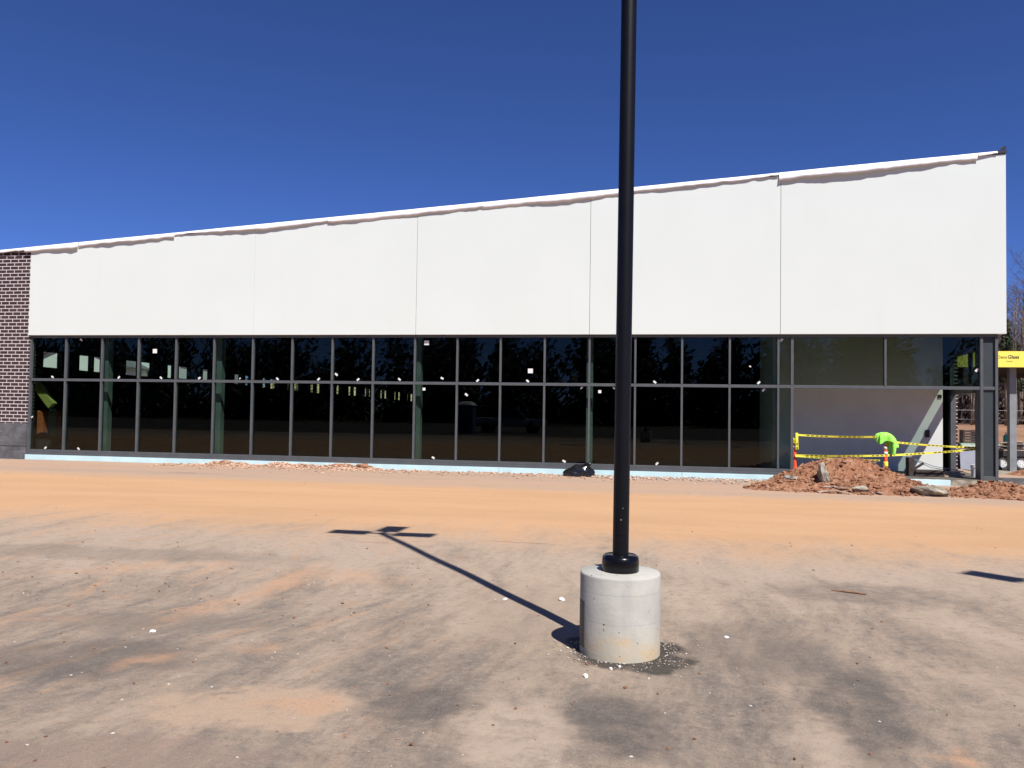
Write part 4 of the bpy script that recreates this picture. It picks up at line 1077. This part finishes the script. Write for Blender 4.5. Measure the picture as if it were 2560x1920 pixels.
# ------------------------------------------------------------------ machine inside the left bay
e0, e1 = at(88, 960, 1.3), at(132, 1015, 1.3)
X = empty('boom_lift', (e0.x+.3, 1.9, -.135), 'orange machine with a yellow boom parked inside behind the leftmost pane', 'lift')
m = MB(); m.bar((e0.x-.3,1.3,e0.z+.4),(e1.x,1.3,e1.z),.22,.32); m.build('boom', M['boom'], X, bevel=.02)
m = MB(); a0, a1 = at(80, 1026, 1.5), at(104, 1088, 1.5); m.box(a0.x-.5,a1.x,1.5,2.6,a1.z,a0.z); m.build('body', M['machine'], X, bevel=.06)
m = MB(); m.bar((e1.x-.05,1.35,e1.z-.1),(a1.x+.35,1.6,.2),.25,.3); m.build('lower_arm', M['black'], X)
for wx in (-.35, .55):
    m = MB(); m.tube([(a1.x+wx-.4,1.35,.28),(a1.x+wx-.4,1.62,.28)],.36,18); m.build('wheel', M['tyre'], X)

# ------------------------------------------------------------------ parked truck and covered load behind the viewer (mirrored in the glass)
def mirror(px, py, ydist):      # where a thing must stand to be mirrored at that spot
    d = ray(px, py); hit = CAM+d*((.03-CAM.y)/d.y); rd = Vector((d.x,-d.y,d.z)); return hit+rd*(ydist/-rd.y)
tp = mirror(1275, 1110, 33); tr0 = Vector((tp.x, -33, gz(tp.x,-33)))
TK = empty('pickup_truck', tr0, 'silver pickup truck parked on the lot, mirrored faintly in the glass', 'truck')
def tb(): return MB()
x, y, z = tr0
m = tb(); m.hexa([(x-2.7,y-.95,z+.5),(x+2.7,y-.95,z+.5),(x+2.7,y+.95,z+.5),(x-2.7,y+.95,z+.5),(x-2.7,y-.95,z+1.15),(x+2.6,y-.9,z+1.05),(x+2.6,y+.9,z+1.05),(x-2.7,y+.95,z+1.15)]); m.build('body', M['truck'], TK, bevel=.08)
m = tb(); m.hexa([(x-.7,y-.85,z+1.1),(x+1.3,y-.85,z+1.1),(x+1.3,y+.85,z+1.1),(x-.7,y+.85,z+1.1),(x-.5,y-.7,z+1.8),(x+.6,y-.7,z+1.8),(x+.6,y+.7,z+1.8),(x-.5,y+.7,z+1.8)]); m.build('cab', M['housewin'], TK, bevel=.06)
m = tb(); m.box(x-.48,x+.58,y-.68,y+.68,z+1.79,z+1.84); m.build('cab_roof', M['truck'], TK, bevel=.02)
for wx in (-1.7,1.75):
    for wy in (-.9,.9):
        m = tb(); m.tube([(x+wx,y+wy-.12,z+.39),(x+wx,y+wy+.12,z+.39)],.39,22); m.build('wheel', M['tyre'], TK)
for wy in (-.7,.7):
    m = tb(); m.box(x+2.62,x+2.71,y+wy-.18,y+wy+.18,z+.75,z+.92); m.build('headlight', M['rim'], TK)
tp = mirror(1165, 1080, 30); c0 = Vector((tp.x,-30,gz(tp.x,-30)))
PT = empty('portable_toilet', c0, 'blue portable toilet with a pale domed roof, mirrored faintly in the glass', 'toilet')
m = MB(); m.box(c0.x-.6,c0.x+.6,c0.y-.6,c0.y+.6,c0.z,c0.z+2.05); m.build('cabin', M['tarp'], PT, bevel=.04)
m = MB(); m.grid(lambda i, j: (c0.x-.66+1.32*i, c0.y-.66+1.32*j, c0.z+2.05+.28*(1-(2*i-1)**4)*(1-(2*j-1)**4)), 16, 16); m.build('roof', M['membrane'], PT, True)
m = MB(); m.box(c0.x-.35,c0.x+.35,c0.y+.6,c0.y+.63,c0.z+.1,c0.z+1.9); m.build('door', M['tarp'], PT)

# ------------------------------------------------------------------ camera, sun, sky
cd = bpy.data.cameras.new('camera'); cam = bpy.data.objects.new('camera', cd); col.objects.link(cam)
mw = Matrix.Identity(4)
for i, a in enumerate((CR, CU, -CF)):
    for k in range(3): mw[k][i] = a[k]
mw.translation = CAM; cam.matrix_world = mw
cd.sensor_width = 36; cd.sensor_fit = 'HORIZONTAL'; cd.lens = 36*FPX/2560; cd.clip_start = .1; cd.clip_end = 2000
scene.camera = cam
EL = R(53); tv = Vector((-.591*math.cos(EL), .806*math.cos(EL), -math.sin(EL)))
ld = bpy.data.lights.new('sun', 'SUN'); ld.energy = 4.9; ld.angle = R(.53); ld.color = (1, .965, .91)
lo = bpy.data.objects.new('sun', ld); col.objects.link(lo); lo.rotation_euler = tv.to_track_quat('-Z', 'Y').to_euler(); lo.location = (40,-60,60)
w = bpy.data.worlds.new('World'); scene.world = w; w.use_nodes = True; nt = w.node_tree; nt.nodes.clear()
sk = nt.nodes.new('ShaderNodeTexSky'); sk.sky_type = 'NISHITA'; sk.sun_disc = False; sk.sun_elevation = EL; sk.sun_rotation = math.atan2(.591, -.806)
sk.altitude = 300; sk.air_density = .6; sk.dust_density = 0; sk.ozone_density = 10.0
bgn = nt.nodes.new('ShaderNodeBackground'); bgn.inputs[1].default_value = .082
on = nt.nodes.new('ShaderNodeOutputWorld'); tint = nt.nodes.new('ShaderNodeMix'); tint.data_type = 'RGBA'; tint.blend_type = 'MULTIPLY'; tint.inputs[0].default_value = 1; tint.inputs[7].default_value = (.67,.72,1,1)
nt.links.new(sk.outputs[0], tint.inputs[6]); nt.links.new(tint.outputs[2], bgn.inputs[0]); nt.links.new(bgn.outputs[0], on.inputs[0])
scene.view_settings.view_transform = 'Standard'; scene.view_settings.look = 'None'; scene.view_settings.gamma = 1; scene.view_settings.exposure = .5
try: scene.view_settings.use_curve_mapping = False
except Exception: pass
scene.render.engine = 'CYCLES'
scene.cycles.transparent_max_bounces = 24; scene.cycles.max_bounces = 8; scene.cycles.use_denoising = True
